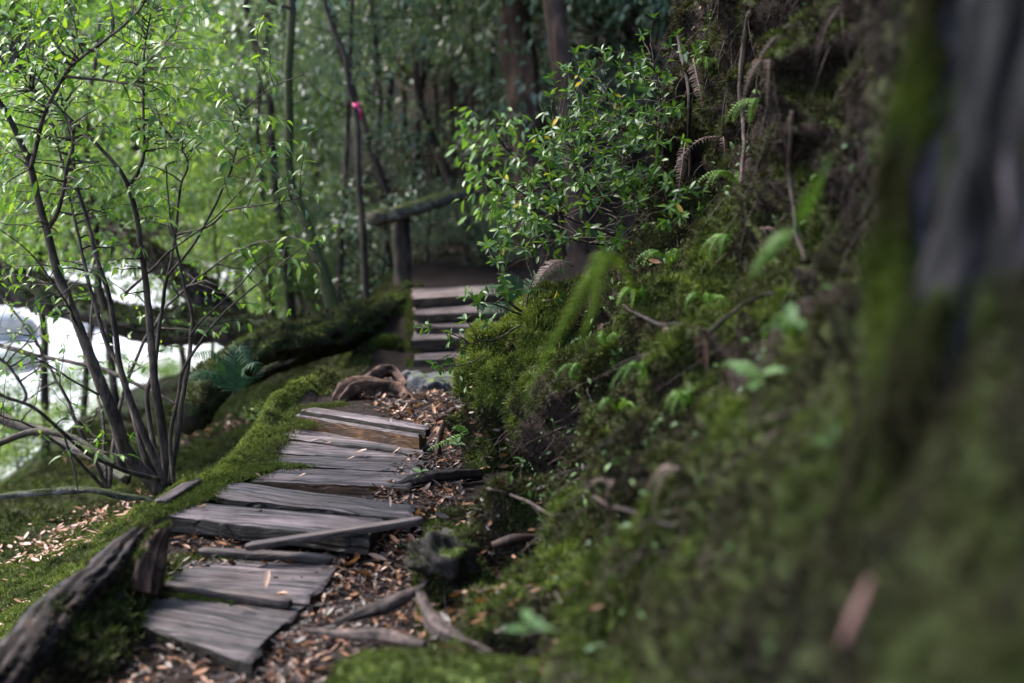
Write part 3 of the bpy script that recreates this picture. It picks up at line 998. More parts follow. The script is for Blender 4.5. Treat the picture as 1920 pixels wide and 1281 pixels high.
bar('batten', atz(462, 1026, 0.155), atz(794, 975, 0.222), 0.045, 0.026, M['batten'], bw, 1, round_=0.35)
bar('batten', atz(376, 1034, 0.105), atz(622, 1049, 0.108), 0.040, 0.034, M['batten'], bw, 2, round_=0.7)
bar('batten', atz(300, 1098, 0.10), atz(546, 1132, 0.10), 0.040, 0.034, M['batten'], bw, 3, round_=0.5)
bar('batten', atz(302, 944, 0.20), atz(368, 903, 0.20), 0.055, 0.03, M['batten'], bw, 4, round_=0.35)
bar('support_beam', atz(560, 1000, 0.05) + np.array([-0.28, 0, 0]), atz(560, 1000, 0.05) + np.array([0.25, 2.1, 0.0]), 0.12, 0.09, M['timber'], bw, 5)

# moss creeping in the gaps and over the left plank ends
gp_, gt_ = [], []
for (x0, y0, x1, y1, z, n, wd) in [
    (395, 930, 560, 948, 0.165, 900, 0.02), (560, 948, 770, 970, 0.155, 700, 0.012), (280, 968, 400, 925, 0.182, 1700, 0.028), (310, 955, 410, 905, 0.19, 1700, 0.028), (440, 897, 510, 855, 0.19, 1600, 0.028), (480, 862, 530, 815, 0.20, 1400, 0.025),
    (470, 872, 575, 878, 0.185, 900, 0.02), (400, 905, 500, 878, 0.19, 1500, 0.035), (500, 812, 540, 802, 0.21, 900, 0.03), (495, 845, 530, 818, 0.20, 700, 0.02),
    (555, 775, 575, 800, 0.24, 1200, 0.035), (560, 768, 640, 758, 0.28, 900, 0.03), (350, 1047, 440, 1050, 0.085, 800, 0.02), (440, 1050, 600, 1056, 0.085, 500, 0.008),
    (290, 1115, 440, 1128, 0.082, 900, 0.014), (600, 1018, 670, 1022, 0.09, 500, 0.02), (270, 1120, 240, 1160, 0.06, 900, 0.03), (700, 985, 760, 975, 0.15, 500, 0.02),
    (300, 968, 520, 1000, 0.125, 2600, 0.012), (520, 1000, 690, 1012, 0.12, 900, 0.012)]:
    t = rng.random(n)[:, None]
    A, B = atz(x0, y0, z), atz(x1, y1, z)
    gp_.append(A * (1 - t) + B * t + rng.normal(0, 1, (n, 3)) * np.array([wd, wd, 0.004]))
for (x0, y0, z0, x1, y1, z1, n, wd) in [(778, 662, 0.165, 776, 600, 0.29, 1600, 0.035), (776, 600, 0.29, 772, 548, 0.43, 1300, 0.035), (790, 640, 0.2, 950, 634, 0.2, 900, 0.03),
                                          (785, 616, 0.25, 900, 612, 0.25, 500, 0.02), (785, 586, 0.33, 900, 584, 0.33, 700, 0.03), (790, 690, 0.09, 940, 690, 0.09, 900, 0.05), (780, 672, 0.12, 776, 690, 0.1, 700, 0.03)]:
    t = rng.random(n)[:, None]
    A, B = atz(x0, y0, z0), atz(x1, y1, z1)
    gp_.append(A * (1 - t) + B * t + rng.normal(0, 1, (n, 3)) * np.array([wd, wd, 0.006]))
gp_ = np.vstack(gp_)
moss_mesh('edge_moss', *(lambda t, n: (np.array([atz(262, 1060, 0.11)]) * (1 - t) + np.array([atz(120, 1260, 0.07)]) * t + n * np.array([0.055, 0.05, 0.03]) - np.array([0, 0, 0.02]) * np.abs(n[:, :1]),
          np.tile([0.2, -0.2, 1.0], (len(t), 1)), 0.012 + 0.010 * np.abs(n[:, 2]), np.clip(0.48 + 0.22 * n[:, 1], 0, 1)))(rng.random((11000, 1)), rng.normal(0, 1, (11000, 3))),
          'dark green moss heaped between the fallen timber and the lower planks', 17, nb=6)
moss_mesh('plank_moss', gp_, np.tile([0, 0, 1.0], (len(gp_), 1)), 0.008 + 0.008 * rng.random(len(gp_)), np.clip(0.66 + 0.25 * fbm(gp_ * 9, 5, 2) + rng.normal(0, 0.1, len(gp_)), 0, 1),
          'bright moss creeping through the gaps between the planks', 9, nb=5)

# far steps
sw = empty('wooden_steps', atz(840, 690, 0.05), 'pale wooden steps with mossy edges climbing towards the handrail', 'steps')
SP = [
    ([(782, 653), (960, 650), (960, 668), (776, 672)], 0.165, 0.12),
    ([(778, 619), (960, 612), (960, 628), (772, 636)], 0.255, 0.07),
    ([(776, 594), (960, 592), (960, 611), (780, 613)], 0.30, 0.05),
    ([(776, 569), (955, 566), (955, 583), (778, 588)], 0.37, 0.05),
    ([(772, 541), (930, 532), (940, 549), (775, 560)], 0.44, 0.06),
]
for k, (q, z, th) in enumerate(SP):
    plank('step', q, z, th, M['step'], sw, seed=41 + k, nu=24, nv=6, rag=0.012)
a, b = atz(772, 690, 0.10), atz(768, 545, 0.40)
moss_on(bar('stringer', a + np.array([0.07, 0, -0.09]), b + np.array([0.07, 0, -0.09]), 0.09, 0.14, M['timber'], sw, 47), 3500, 0.02, 8, 0.3, tone0=0.55)
a2 = a + np.array([0.55, 0, -0.09]); b2 = b + np.array([0.55, 0, -0.09])
bar('stringer', a2, b2, 0.09, 0.14, M['timber'], sw, 48)

# handrail
hb = at(752, 560, 11.0)
hr = empty('handrail', hb, 'mossy round timber handrail on a single post above the steps', 'handrail')
V, F = tube([at(698, 411, 10.3), at(760, 396, 10.8), at(830, 374, 11.4), at(890, 357, 11.9)], [0.060, 0.062, 0.056, 0.052], 16, 50, 0.15, 8, 3, groove=0.25)
moss_on(mk('rail', V, F, M['rail'], hr), 2500, 0.014, 1, -0.35, tone0=0.55)
V, F = tube([at(756, 580, 10.9), at(755, 500, 10.9), at(752, 402, 10.85)], [0.078, 0.072, 0.066], 16, 30, 0.12, 8, 5, groove=0.2)
mk('post', V, F, M['bark_moss'], hr)
V, F = tube([at(700, 395, 11.2), at(790, 372, 11.6), at(850, 345, 12)], [0.018, 0.016, 0.012], 8, 16, 0.1, 8, 6)

# ------------------------------------------------------------------ logs, roots, rocks
def log(name, pts, radii, mat, label, cat='log', n=24, m=70, bump=0.22, freq=7, seed=0, wob=0.02, group=None, squash=1.0, groove=0.4):
    P = [at(*p) for p in pts]
    V, F = tube(P, radii, n, m, bump, freq, seed, wob, squash, groove)
    base = P[0]
    o = mk(name, V, F, mat, origin=base)
    return tag(o, label, cat, group)


moss_on(log('fallen_timber', [(-80, 1345, 3.4), (40, 1225, 3.75), (110, 1140, 4.0), (185, 1075, 4.25), (270, 988, 4.7)], [0.07, 0.064, 0.056, 0.05, 0.02], M['timber'],
    'curved dark fallen timber sloping along the near left corner', 'log', seed=3, bump=0.3, squash=0.75, n=40, m=120, groove=0.45), 9000, 0.016, 2, -0.12, up=-0.35, tone0=0.2)
moss_on(log('broken_stump', [(268, 1115, 4.38), (282, 1060, 4.42), (296, 1015, 4.46), (322, 982, 4.5)], [0.055, 0.05, 0.038, 0.006], M['root'],
    'short splintered stump end beside the lower planks', 'stump', seed=8, bump=0.25, m=60, wob=0.0), 1800, 0.016, 3, -0.1, up=0.2)
MOSSY = [(350, 790, 7.6), (385, 735, 7.8), (440, 685, 8.0), (500, 648, 8.3), (600, 628, 8.9), (700, 596, 9.8), (775, 560, 10.6)]
moss_on(log('mossy_log', MOSSY, [0.10, 0.105, 0.10, 0.10, 0.115, 0.12, 0.12], M['log_moss'], 'thick arching moss covered log behind the planks', 'log', seed=12, bump=0.3, n=22, m=90), 16000, 0.022, 4, -0.05, tone0=0.25)
log('lower_log', [(455, 720, 8.6), (560, 672, 9.0), (660, 640, 9.6), (745, 605, 10.2)], [0.03, 0.045, 0.05, 0.05], M['bark_moss'],
    'thin dark bough hanging under the thick arching mossy log', 'branch', seed=14, bump=0.2)
moss_on(log('fallen_log', [(-60, 520, 10.2), (120, 560, 10.0), (240, 605, 9.6), (400, 612, 9.2), (520, 632, 9.0)], [0.13, 0.13, 0.12, 0.11, 0.09], M['log_moss'],
    'dark mossy fallen trunk lying across behind the sapling', 'log', seed=22, bump=0.3, m=70), 6000, 0.035, 5, -0.2, tone0=0.15)
moss_on(log('leaning_log', [(470, 650, 9.6), (375, 555, 9.5), (280, 480, 9.8), (190, 410, 10.2), (60, 340, 10.8)], [0.12, 0.11, 0.085, 0.06, 0.03], M['bark_moss'],
    'dark leaning trunk rising to the left behind the sapling', 'log', seed=25, bump=0.25, m=60), 4000, 0.03, 6, -0.2, tone0=0.12)
log('pale_bough', [(-40, 770, 8.5), (80, 815, 8.3), (180, 860, 7.9), (235, 905, 7.5)], [0.03, 0.03, 0.028, 0.024], M['bark_moss'],
    'blurred brown bough in front of the glaring river', 'branch', seed=27, bump=0.2)
log('drooping_bough', [(-40, 640, 7.8), (90, 672, 7.6), (210, 700, 7.4), (330, 760, 7.2)], [0.010, 0.012, 0.012, 0.008], M['bark'],
    'thin drooping bough crossing above the glaring river', 'branch', seed=127, n=8, groove=0.2)
log('low_bough', [(-40, 850, 6.6), (60, 812, 6.6), (140, 822, 6.5), (215, 870, 6.4)], [0.018, 0.018, 0.015, 0.012], M['bark_moss'],
    'crooked brown bough low beside the sapling foot', 'branch', seed=128, n=10, groove=0.3)
log('lichen_branch', [(-40, 935, 5.3), (60, 927, 5.35), (150, 923, 5.4), (230, 932, 5.45), (300, 938, 5.5)], [0.014, 0.015, 0.015, 0.014, 0.012], M['lichen'],
    'pale lichen covered branch lying below the sapling', 'branch', seed=29, bump=0.3, freq=30, n=10)
rt = empty('tree_root', atz(700, 785, 0.2), 'arched reddish brown tree root at the end of the planks', 'root')
for k, (p, r) in enumerate([
    ([(636, 776, 7.15), (640, 748, 7.15), (668, 728, 7.2), (712, 727, 7.25), (752, 740, 7.25), (768, 765, 7.15), (778, 792, 7.05)], [0.03, 0.045, 0.052, 0.05, 0.045, 0.035, 0.025]),
    ([(672, 735, 7.3), (700, 706, 7.5), (735, 698, 7.6), (764, 726, 7.5)], [0.03, 0.04, 0.035, 0.02]),
    ([(758, 742, 7.2), (790, 765, 7.1), (820, 772, 7.0), (838, 768, 6.9)], [0.03, 0.025, 0.02, 0.018]),
    ([(700, 790, 7.1), (712, 770, 7.15), (722, 745, 7.2)], [0.022, 0.025, 0.03]),
]):
    V, F = tube([at(*q) for q in p], r, 22, 60, 0.3, 14, 60 + k, 0.012, groove=0.45)
    mk('root_arm', V, F, M['root'], rt)
V, F = tube([at(650, 765, 7.25), at(700, 752, 7.35), at(760, 770, 7.3)], [0.05, 0.07, 0.04], 14, 30, 0.5, 10, 71)
mk('root_heart', V, F, M['timber'], rt)
log('side_root', [(800, 797, 6.7), (826, 785, 6.75), (850, 768, 6.8)], [0.014, 0.016, 0.014], M['root'], 'thin root tip curling beside the moss corner', 'root', seed=75, n=10, m=24)
log('cross_root', [(720, 925, 5.5), (770, 908, 5.55), (830, 899, 5.6), (900, 890, 5.7)], [0.012, 0.026, 0.03, 0.024], M['timber'],
    'dark root running from the planks into the bank', 'root', seed=77, bump=0.4, freq=16, m=50)
rock('grey_rock', at(805, 735, 7.5), (0.15, 0.13, 0.10), M['rock'], 5, 'grey lichen flecked rock behind the arched root', amp=0.4)
rock('flat_rock', at(845, 716, 8.1), (0.20, 0.14, 0.06), M['rock'], 9, 'low grey rock slab between the lichen rock and the steps', amp=0.3)
rock('small_rock', at(768, 712, 7.9), (0.07, 0.06, 0.06), M['rock'], 19, 'small grey rock wedged above the arched root', amp=0.4)
moss_on(rock('dark_rock', at(832, 1046, 4.45), (0.115, 0.10, 0.085), M['dark_rock'], 15, 'dark wet rock at the foot of the bank beside the lower planks', amp=0.55, sharp=1.7), 2500, 0.013, 35, -0.55, tone0=0.25, freq=9.0)
moss_on(rock('mossy_stump', at(728, 660, 9.4), (0.13, 0.11, 0.11), M['moss_rock'], 21, 'round bright mossy hummock in front of the arching log', 'hummock', amp=0.4), 4000, 0.03, 31, 0.2)
moss_on(rock('mossy_boulder', at(840, 1310, 3.3), (0.34, 0.16, 0.10), M['moss_rock'], 24, 'blurred green mossy boulder at the bottom edge of the picture', 'boulder', amp=0.25), 5000, 0.02, 32, 0.2)
moss_on(rock('mossy_mound', at(560, 770, 7.3), (0.30, 0.22, 0.06), M['moss_rock'], 27, 'low mossy mound at the upper end of the boardwalk', 'mound', amp=0.3), 6000, 0.018, 33, 0.2)
log('driftwood', [(620, 1172, 3.95), (680, 1150, 4.0), (745, 1122, 4.05), (795, 1092, 4.1)], [0.004, 0.022, 0.032, 0.006], M['stick'],
    'smooth grey pointed piece of dead wood beside the lowest plank', 'dead wood', seed=80, bump=0.25, squash=0.6, m=40)
log('curved_root', [(792, 1115, 3.9), (815, 1165, 3.8), (860, 1200, 3.7), (925, 1228, 3.6)], [0.016, 0.026, 0.022, 0.005], M['stick'],
    'curved bare root bending round the mossy foreground', 'root', seed=82, bump=0.2, m=40)
log('dead_bough', [(560, 1182, 3.8), (640, 1195, 3.75), (730, 1200, 3.7), (800, 1215, 3.65)], [0.005, 0.012, 0.018, 0.013], M['stick'],
    'long brown stick lying in the litter in front of the planks', 'stick', seed=84, bump=0.25, m=40)
log('upright_peg', [(822, 857, 6.0), (826, 825, 6.0), (833, 790, 6.0)], [0.016, 0.014, 0.012], M['root'], 'short upright brown peg standing beside the moss corner', 'peg', seed=86, bump=0.3, freq=30, n=8, m=16)
log('iron_spike', [(576, 806, 6.75), (576, 790, 6.75), (577, 776, 6.75)], [0.004, 0.004, 0.005], M['timber'], 'thin rusty spike standing against the raised plank', 'spike', seed=88, bump=0.1, n=6, m=8)
log('rotten_bark', [(925, 1022, 4.6), (965, 1012, 4.6), (1010, 1008, 4.65)], [0.014, 0.018, 0.012], M['bark_red'], 'orange brown bark fragment on the mossy bank foot', 'bark', seed=89, bump=0.3, n=8, m=20)


# ------------------------------------------------------------------ plants
def leaf_objects(name, meshes, pos, Mx, sc, parent, top=300):
    """the `top` leaves that show largest, each its own object"""
    px, py, d = proj(pos)
    inside = (px > -30) & (px < 1950) & (py > -30) & (py < 1310)
    score = np.where(inside, sc / d, sc / d * 1e-3)
    order = np.argsort(-score)
    base = np.array(parent.location)
    for k in order[:top]:
        o = bpy.data.objects.new(name, meshes[int(k) % len(meshes)])
        COL.objects.link(o)
        o.parent = parent
        m = Matrix(((Mx[k] * sc[k])).tolist()).to_4x4()
        m.translation = Vector(pos[k] - base)
        o.matrix_local = m
    return order[top:]


def twig_curve(a, b, lift, r):
    a = np.asarray(a); b = np.asarray(b)
    L = np.linalg.norm(b - a)
    c = (a + b) / 2 + np.array([0, 0, lift * L]) + r.normal(0, 0.08 * L, 3)
    t = np.linspace(0, 1, 7)[:, None]
    P = a * (1 - t) ** 2 + 2 * c * t * (1 - t) + b * t ** 2
    P[1:-1] += r.normal(0, 0.018 * L, (5, 3))
    return P


def grow(stems, targets, r, r_tip=0.0012, r_max=0.006, lift=0.1, upbias=0.6):
    """connect every target to the nearest wood; returns twig polylines and radii"""
    pool = np.vstack([p for p, _ in stems])
    prad = np.concatenate([q for _, q in stems])
    base = stems[0][0][0]
    order = np.argsort(np.linalg.norm(targets - base, axis=1))
    tw = []
    for k in order:
        t = targets[k]
        dv = t - pool
        L = np.linalg.norm(dv, axis=1)
        cost = L + upbias * np.clip(-dv[:, 2], 0, None) + 0.0005 / (prad + 1e-4)
        cost = np.where(L < 0.05, 9.0, cost)
        j = int(np.argmin(cost))
        P = twig_curve(pool[j], t, lift, r)
        r0 = min(prad[j] * 0.75, r_max)
        R = np.linspace(r0, r_tip, len(P))
        tw.append((P, R))
        pool = np.vstack([pool, P[1:]]); prad = np.concatenate([prad, R[1:]])
    return tw


def twig_leaves(tw, r, spacing, size, droop=0.35, side=0.9, tail=0.65, n_end=1, rosette=0, jitter=0.3):
    pos, dirs, ups, sc = [], [], [], []
    for P, R in tw:
        L = np.linalg.norm(np.diff(P, axis=0), axis=1).sum()
        n = max(2, int(L * tail / spacing))
        us = np.linspace(1 - tail, 1, n)
        for q, u in enumerate(us):
            i = min(int(u * (len(P) - 1)), len(P) - 2)
            f = u * (len(P) - 1) - i
            p = P[i] * (1 - f) + P[i + 1] * f
            t = P[i + 1] - P[i]; t /= np.linalg.norm(t) + 1e-9
            s = np.cross(t, [0, 0, 1]); s /= np.linalg.norm(s) + 1e-9
            d = t * 0.55 + s * side * (1 if q % 2 else -1) + np.array([0, 0, -droop]) + r.normal(0, jitter, 3)
            pos.append(p); dirs.append(d); ups.append((0, 0, 1)); sc.append(size * (0.6 + 0.6 * r.random()))
        if rosette:
            p = P[-1]; t = P[-1] - P[-2]; t /= np.linalg.norm(t) + 1e-9
            a0 = r.random() * 6.28
            e1 = np.cross(t, [0.3, 0.2, 1]); e1 /= np.linalg.norm(e1); e2 = np.cross(t, e1)
            for q in range(rosette):
                a = a0 + q * 6.283 / rosette + r.normal(0, 0.2)
                d = t * 0.6 + (e1 * math.cos(a) + e2 * math.sin(a)) * 0.9 + np.array([0, 0, -0.1])
                pos.append(p); dirs.append(d); ups.append(t + np.array([0, 0, 0.6])); sc.append(size * (0.7 + 0.5 * r.random()))
    return np.array(pos), np.array(dirs, dtype=float), np.array(ups, dtype=float), np.array(sc)


def tubes(tw, n=5):
    return join([tube(P, R, n) for P, R in tw])


# --- sapling on the left
SB = at(302, 925, 5.55)
sap = empty('sapling', SB, 'many stemmed slender sapling with bright green leaves beside the planks', 'sapling')
STEMS = [  # pixel polylines, depth, base radius, tip radius
    ([(300, 922, 5.55), (240, 852, 5.5), (222, 800, 5.45), (190, 720, 5.4), (165, 655, 5.4), (140, 585, 5.4), (105, 495, 5.4), (72, 385, 5.35), (48, 290, 5.3), (0, 195, 5.25), (-60, 110, 5.2)], 0.030, 0.009),
    ([(92, 425, 5.38), (110, 395, 5.35), (125, 320, 5.3), (135, 250, 5.3), (110, 205, 5.3)], 0.010, 0.005),
    ([(58, 315, 5.3), (85, 210, 5.2), (117, 143, 5.15), (150, 110, 5.1), (205, 70, 5.05), (260, 20, 5.0), (300, -40, 4.95)], 0.009, 0.004),
    ([(117, 143, 5.15), (190, 150, 5.15), (250, 155, 5.15), (275, 120, 5.15), (330, 60, 5.1)], 0.006, 0.003),
    ([(305, 915, 5.6), (268, 850, 5.6), (230, 705, 5.7), (200, 640, 5.75), (165, 520, 5.8), (140, 420, 5.85), (105, 250, 5.9), (60, 150, 5.9)], 0.014, 0.004),
    ([(310, 915, 5.6), (285, 850, 5.6), (240, 740, 5.6), (225, 690, 5.6), (205, 560, 5.6), (170, 440, 5.6), (140, 330, 5.6), (120, 215, 5.6), (60, 170, 5.6)], 0.017, 0.004),
    ([(315, 912, 5.65), (310, 845, 5.65), (295, 745, 5.6), (285, 660, 5.6), (275, 540, 5.6), (262, 450, 5.55), (243, 350, 5.5), (200, 290, 5.5), (120, 210, 5.45)], 0.022, 0.006),
    ([(243, 350, 5.5), (265, 300, 5.5), (268, 220, 5.5), (270, 100, 5.45), (285, 20, 5.4)], 0.009, 0.003),
    ([(318, 915, 5.7), (290, 840, 5.75), (275, 740, 5.8), (290, 690, 5.8), (300, 600, 5.85), (312, 520, 5.85), (328, 440, 5.9), (340, 350, 5.9), (352, 300, 5.9), (300, 230, 5.95), (260, 150, 6.0)], 0.012, 0.003),
    ([(318, 910, 5.6), (330, 830, 5.6), (345, 740, 5.6), (356, 640, 5.6), (357, 590, 5.6), (340, 520, 5.6), (330, 470, 5.6), (318, 400, 5.6), (310, 310, 5.6)], 0.012, 0.003),
    ([(325, 905, 5.5), (320, 820, 5.5), (335, 720, 5.45), (352, 680, 5.4), (400, 610, 5.35), (450, 560, 5.3), (510, 510, 5.25), (560, 470, 5.2)], 0.009, 0.002),
    ([(357, 630, 5.55), (380, 600, 5.5), (440, 545, 5.45), (480, 500, 5.4), (520, 470, 5.4)], 0.005, 0.002),
    ([(332, 440, 5.9), (390, 425, 5.8), (430, 395, 5.7), (490, 385, 5.6), (560, 372, 5.5)], 0.006, 0.002),
    ([(312, 520, 5.85), (370, 450, 5.8), (430, 330, 5.7), (440, 290, 5.7), (450, 220, 5.6), (500, 170, 5.6), (570, 140, 5.5)], 0.006, 0.002),
    ([(235, 550, 5.6), (290, 500, 5.6), (320, 470, 5.6), (400, 410, 5.5), (470, 340, 5.5)], 0.006, 0.002),
    ([(300, 900, 5.4), (240, 885, 5.3), (170, 855, 5.2), (120, 815, 5.1), (60, 765, 5.0), (0, 740, 4.95), (-40, 710, 4.9)], 0.010, 0.005),
    ([(120, 815, 5.1), (140, 880, 5.1), (148, 930, 5.1)], 0.005, 0.002),
    ([(45, 755, 5.0), (50, 735, 5.0), (20, 690, 5.0), (-20, 660, 5.0)], 0.006, 0.005),
    ([(185, 740, 5.3), (130, 710, 5.2), (60, 670, 5.1), (0, 650, 5.05)], 0.005, 0.002),
    ([(160, 640, 5.4), (120, 560, 5.3), (60, 480, 5.2), (0, 430, 5.1)], 0.006, 0.002),
]
stems = []
for k, (p, r0, r1) in enumerate(STEMS):
    P = spline([at(*q) for q in p], 8 * len(p))
    R = r1 + (r0 - r1) * (1 - np.linspace(0, 1, len(P))) ** 1.15
    P = P + 0.012 * np.stack([fbm(P * 6, 300 + k), fbm(P * 6 + 7, 320 + k), 0 * P[:, 0]], -1) * np.clip(np.linspace(0, 4, len(P)), 0, 1)[:, None]
    stems.append((P, R))
    V, F = tube(P, R, 9, None, 0.12, 30, k)
    mk('stem', V, F, M['bark'], sap)
r = np.random.default_rng(21)
tg = []
def spray(n, x0, x1, y0, y1, d0, d1):
    for _ in range(n):
        tg.append(at(x0 + (x1 - x0) * r.random(), y0 + (y1 - y0) * r.random(), d0 + (d1 - d0) * r.random()))
spray(230, -60, 400, -60, 130, 4.9, 6.3)
spray(150, -60, 440, 130, 260, 5.0, 6.3)
spray(14, 380, 520, 0, 140, 5.2, 6.0)
spray(75, -40, 330, 250, 420, 5.1, 6.3)
spray(14, 330, 460, 200, 330, 5.2, 6.0)
spray(16, 450, 600, 215, 300, 5.3, 5.7)
spray(14, 420, 600, 330, 420, 5.3, 5.7)
spray(10, 520, 610, 430, 510, 5.15, 5.4)
spray(8, 340, 520, 430, 620, 5.2, 5.6)
spray(22, -40, 260, 420, 560, 5.1, 6.2)
spray(10, -40, 110, 560, 680, 5.0, 5.3)
spray(5, 110, 260, 800, 880, 5.0, 5.3)
tw = grow(stems[1:], np.array(tg), r, 0.0010, 0.0045, 0.10)
V, F = tubes(tw, 5)
tag(mk('twigs', V, F, M['bark'], sap), kind='stuff')
lp, ld, lu, ls = twig_leaves(tw, r, 0.026, 0.051, droop=0.55, side=0.7, tail=0.72)
LM = rand_frames(ld, lu, 0.45)
sap_meshes = [mesh_data('leaf', *leaf_shape(wd, 0.3, dr), M['sap_leaf'], True) for wd, dr in ((0.30, 0.15), (0.34, 0.3), (0.28, 0.4), (0.36, 0.2))]
rest = leaf_objects('leaf', sap_meshes, lp, LM, ls, sap)
lv, lf = leaf_shape(0.32, 0.3, 0.28)
V, F = scatter(lv, lf, lp[rest], LM[rest], ls[rest])
o = mk('foliage', V, F, M['sap_leaves'], sap, col=np.repeat(r.random(len(rest)), len(lv)))
o['kind'] = 'stuff'

# --- glossy shrub on the bank
def shrub(name, label, base, stem_px, targets, size, spacing, mats, seed, rosette=5, lf_w=0.36, top=300, droop=0.1, r_max=0.0035, side=0.8):
    r = np.random.default_rng(seed)
    e = empty(name, base, label, 'shrub')
    stems = []
    for k, (p, r0, r1) in enumerate(stem_px):
        P = spline([at(*q) for q in p], 7 * len(p))
        P = P + 0.02 * np.stack([fbm(P * 9, 300 + k + seed), fbm(P * 9 + 7, 320 + k + seed), fbm(P * 9 + 17, 340 + k)], -1) * np.clip(np.linspace(0, 4, len(P)), 0, 1)[:, None]
        R = np.linspace(r0, r1, len(P))
        stems.append((P, R))
        V, F = tube(P, R, 7, None, 0.12, 30, k)
        mk('stem', V, F, M['stick'] if k % 2 else M['bark'], e)
    tw = grow(stems, targets, r, 0.0010, r_max, 0.05, 0.3)
    V, F = tubes(tw, 5)
    tag(mk('twigs', V, F, M['bark'], e), kind='stuff')
    lp, ld, lu, ls = twig_leaves(tw, r, spacing, size, droop=droop, side=side, tail=0.5, rosette=rosette)
    LM = rand_frames(ld, lu, 0.4)
    ms = [mesh_data('leaf', *leaf_shape(wd, 0.25, dr, prof=(0.08, 0.5, 0.95, 0.8, 0.05)), mats[0], True) for wd, dr in ((lf_w, 0.1), (lf_w * 0.9, 0.3), (lf_w * 1.1, 0.2))]
    rest = leaf_objects('leaf', ms, lp, LM, ls, e, top)
    if len(rest):
        lv, lf = leaf_shape(lf_w, 0.25, 0.2, prof=(0.08, 0.5, 0.95, 0.8, 0.05))
        V, F = scatter(lv, lf, lp[rest], LM[rest], ls[rest])
        o = mk('foliage', V, F, mats[1], e, col=np.repeat(r.random(len(rest)), len(lv)))
        o['kind'] = 'stuff'
    return e


r = np.random.default_rng(33)
tg = []
spray(70, 1060, 1260, 90, 240, 5.6, 6.5)
spray(120, 1000, 1270, 200, 360, 5.5, 6.5)
spray(100, 930, 1230, 320, 470, 5.5, 6.4)
spray(14, 1180, 1330, 30, 130, 5.6, 6.4)
spray(14, 1230, 1330, 150, 420, 4.9, 5.8)
spray(5, 1030, 1090, 110, 190, 5.8, 6.0)
shrub('evergreen_shrub', 'dense glossy leaved shrub hanging over the top of the bank', at(1180, 440, 6.1), [
    ([(1180, 440, 6.1), (1140, 380, 6.0), (1090, 330, 5.95), (1060, 260, 5.9), (1020, 215, 5.9)], 0.007, 0.002),
    ([(1200, 430, 6.1), (1190, 340, 6.1), (1170, 250, 6.1), (1130, 170, 6.1)], 0.008, 0.002),
    ([(1220, 420, 6.1), (1230, 300, 6.1), (1235, 180, 6.1), (1220, 80, 6.1)], 0.007, 0.002),
    ([(1170, 450, 6.0), (1100, 420, 5.9), (1040, 400, 5.85), (980, 420, 5.85)], 0.006, 0.002),
    ([(1160, 460, 6.0), (1080, 450, 5.9), (1000, 380, 5.9), (960, 350, 5.9), (940, 330, 5.9)], 0.006, 0.002),
], np.array(tg), 0.041, 0.036, ('', '') and (M['shr_leaf'], M['shr_leaves']), 33)

tg = []
spray(10, 900, 960, 445, 500, 5.8, 6.1)
spray(16, 940, 1060, 440, 560, 5.8, 6.2)
spray(7, 860, 920, 525, 575, 5.8, 6.0)
spray(9, 840, 930, 595, 640, 5.8, 6.0)
spray(4, 790, 840, 605, 620, 5.9, 6.0)
spray(4, 810, 850, 670, 690, 5.9, 6.0)
shrub('trailing_shrub', 'thin trailing shrub with sparse leaves on the moss corner', at(990, 590, 6.1), [
    ([(990, 592, 6.1), (950, 560, 6.05), (935, 520, 6.0), (935, 470, 5.95), (940, 450, 5.95)], 0.006, 0.002),
    ([(985, 595, 6.1), (945, 575, 6.0), (905, 565, 5.95), (870, 555, 5.95)], 0.005, 0.0015),
    ([(990, 600, 6.1), (960, 620, 6.0), (930, 640, 5.95), (880, 645, 5.9), (850, 640, 5.9)], 0.006, 0.0015),
    ([(985, 600, 6.1), (990, 560, 6.1), (1010, 510, 6.1), (1030, 470, 6.1)], 0.005, 0.0015),
    ([(930, 640, 5.95), (900, 670, 5.9), (860, 685, 5.88), (825, 690, 5.9)], 0.003, 0.0012),
], np.array(tg), 0.042, 0.04, (M['shr_leaf'], M['shr_leaves']), 35, rosette=4, r_max=0.0022)

tg = []
spray(70, 850, 990, 200, 320, 7.2, 7.9)
spray(60, 860, 1000, 300, 430, 7.2, 7.9)
spray(26, 900, 1060, 240, 420, 7.3, 7.9)
shrub('drooping_shrub', 'soft focus shrub of drooping bright leaves above the handrail', at(1060, 470, 7.8), [
    ([(1060, 480, 7.8), (1020, 380, 7.7), (960, 290, 7.6), (900, 240, 7.5)], 0.010, 0.003),
    ([(1060, 480, 7.8), (1000, 420, 7.7), (950, 370, 7.6), (890, 340, 7.5)], 0.010, 0.003),
    ([(1060, 480, 7.8), (1040, 350, 7.8), (1000, 260, 7.8)], 0.010, 0.003),
], np.array(tg), 0.066, 0.045, (M['bright_leaf'] if 'bright_leaf' in M else leaf_mat('bright_leaf', [(0, (0.05, 0.12, 0.02)), (1, (0.13, 0.24, 0.03))], 'object', 0.45, 0.35, 0.4), M['bright_leaves']), 37, rosette=0, lf_w=0.36, droop=0.6, side=0.6)


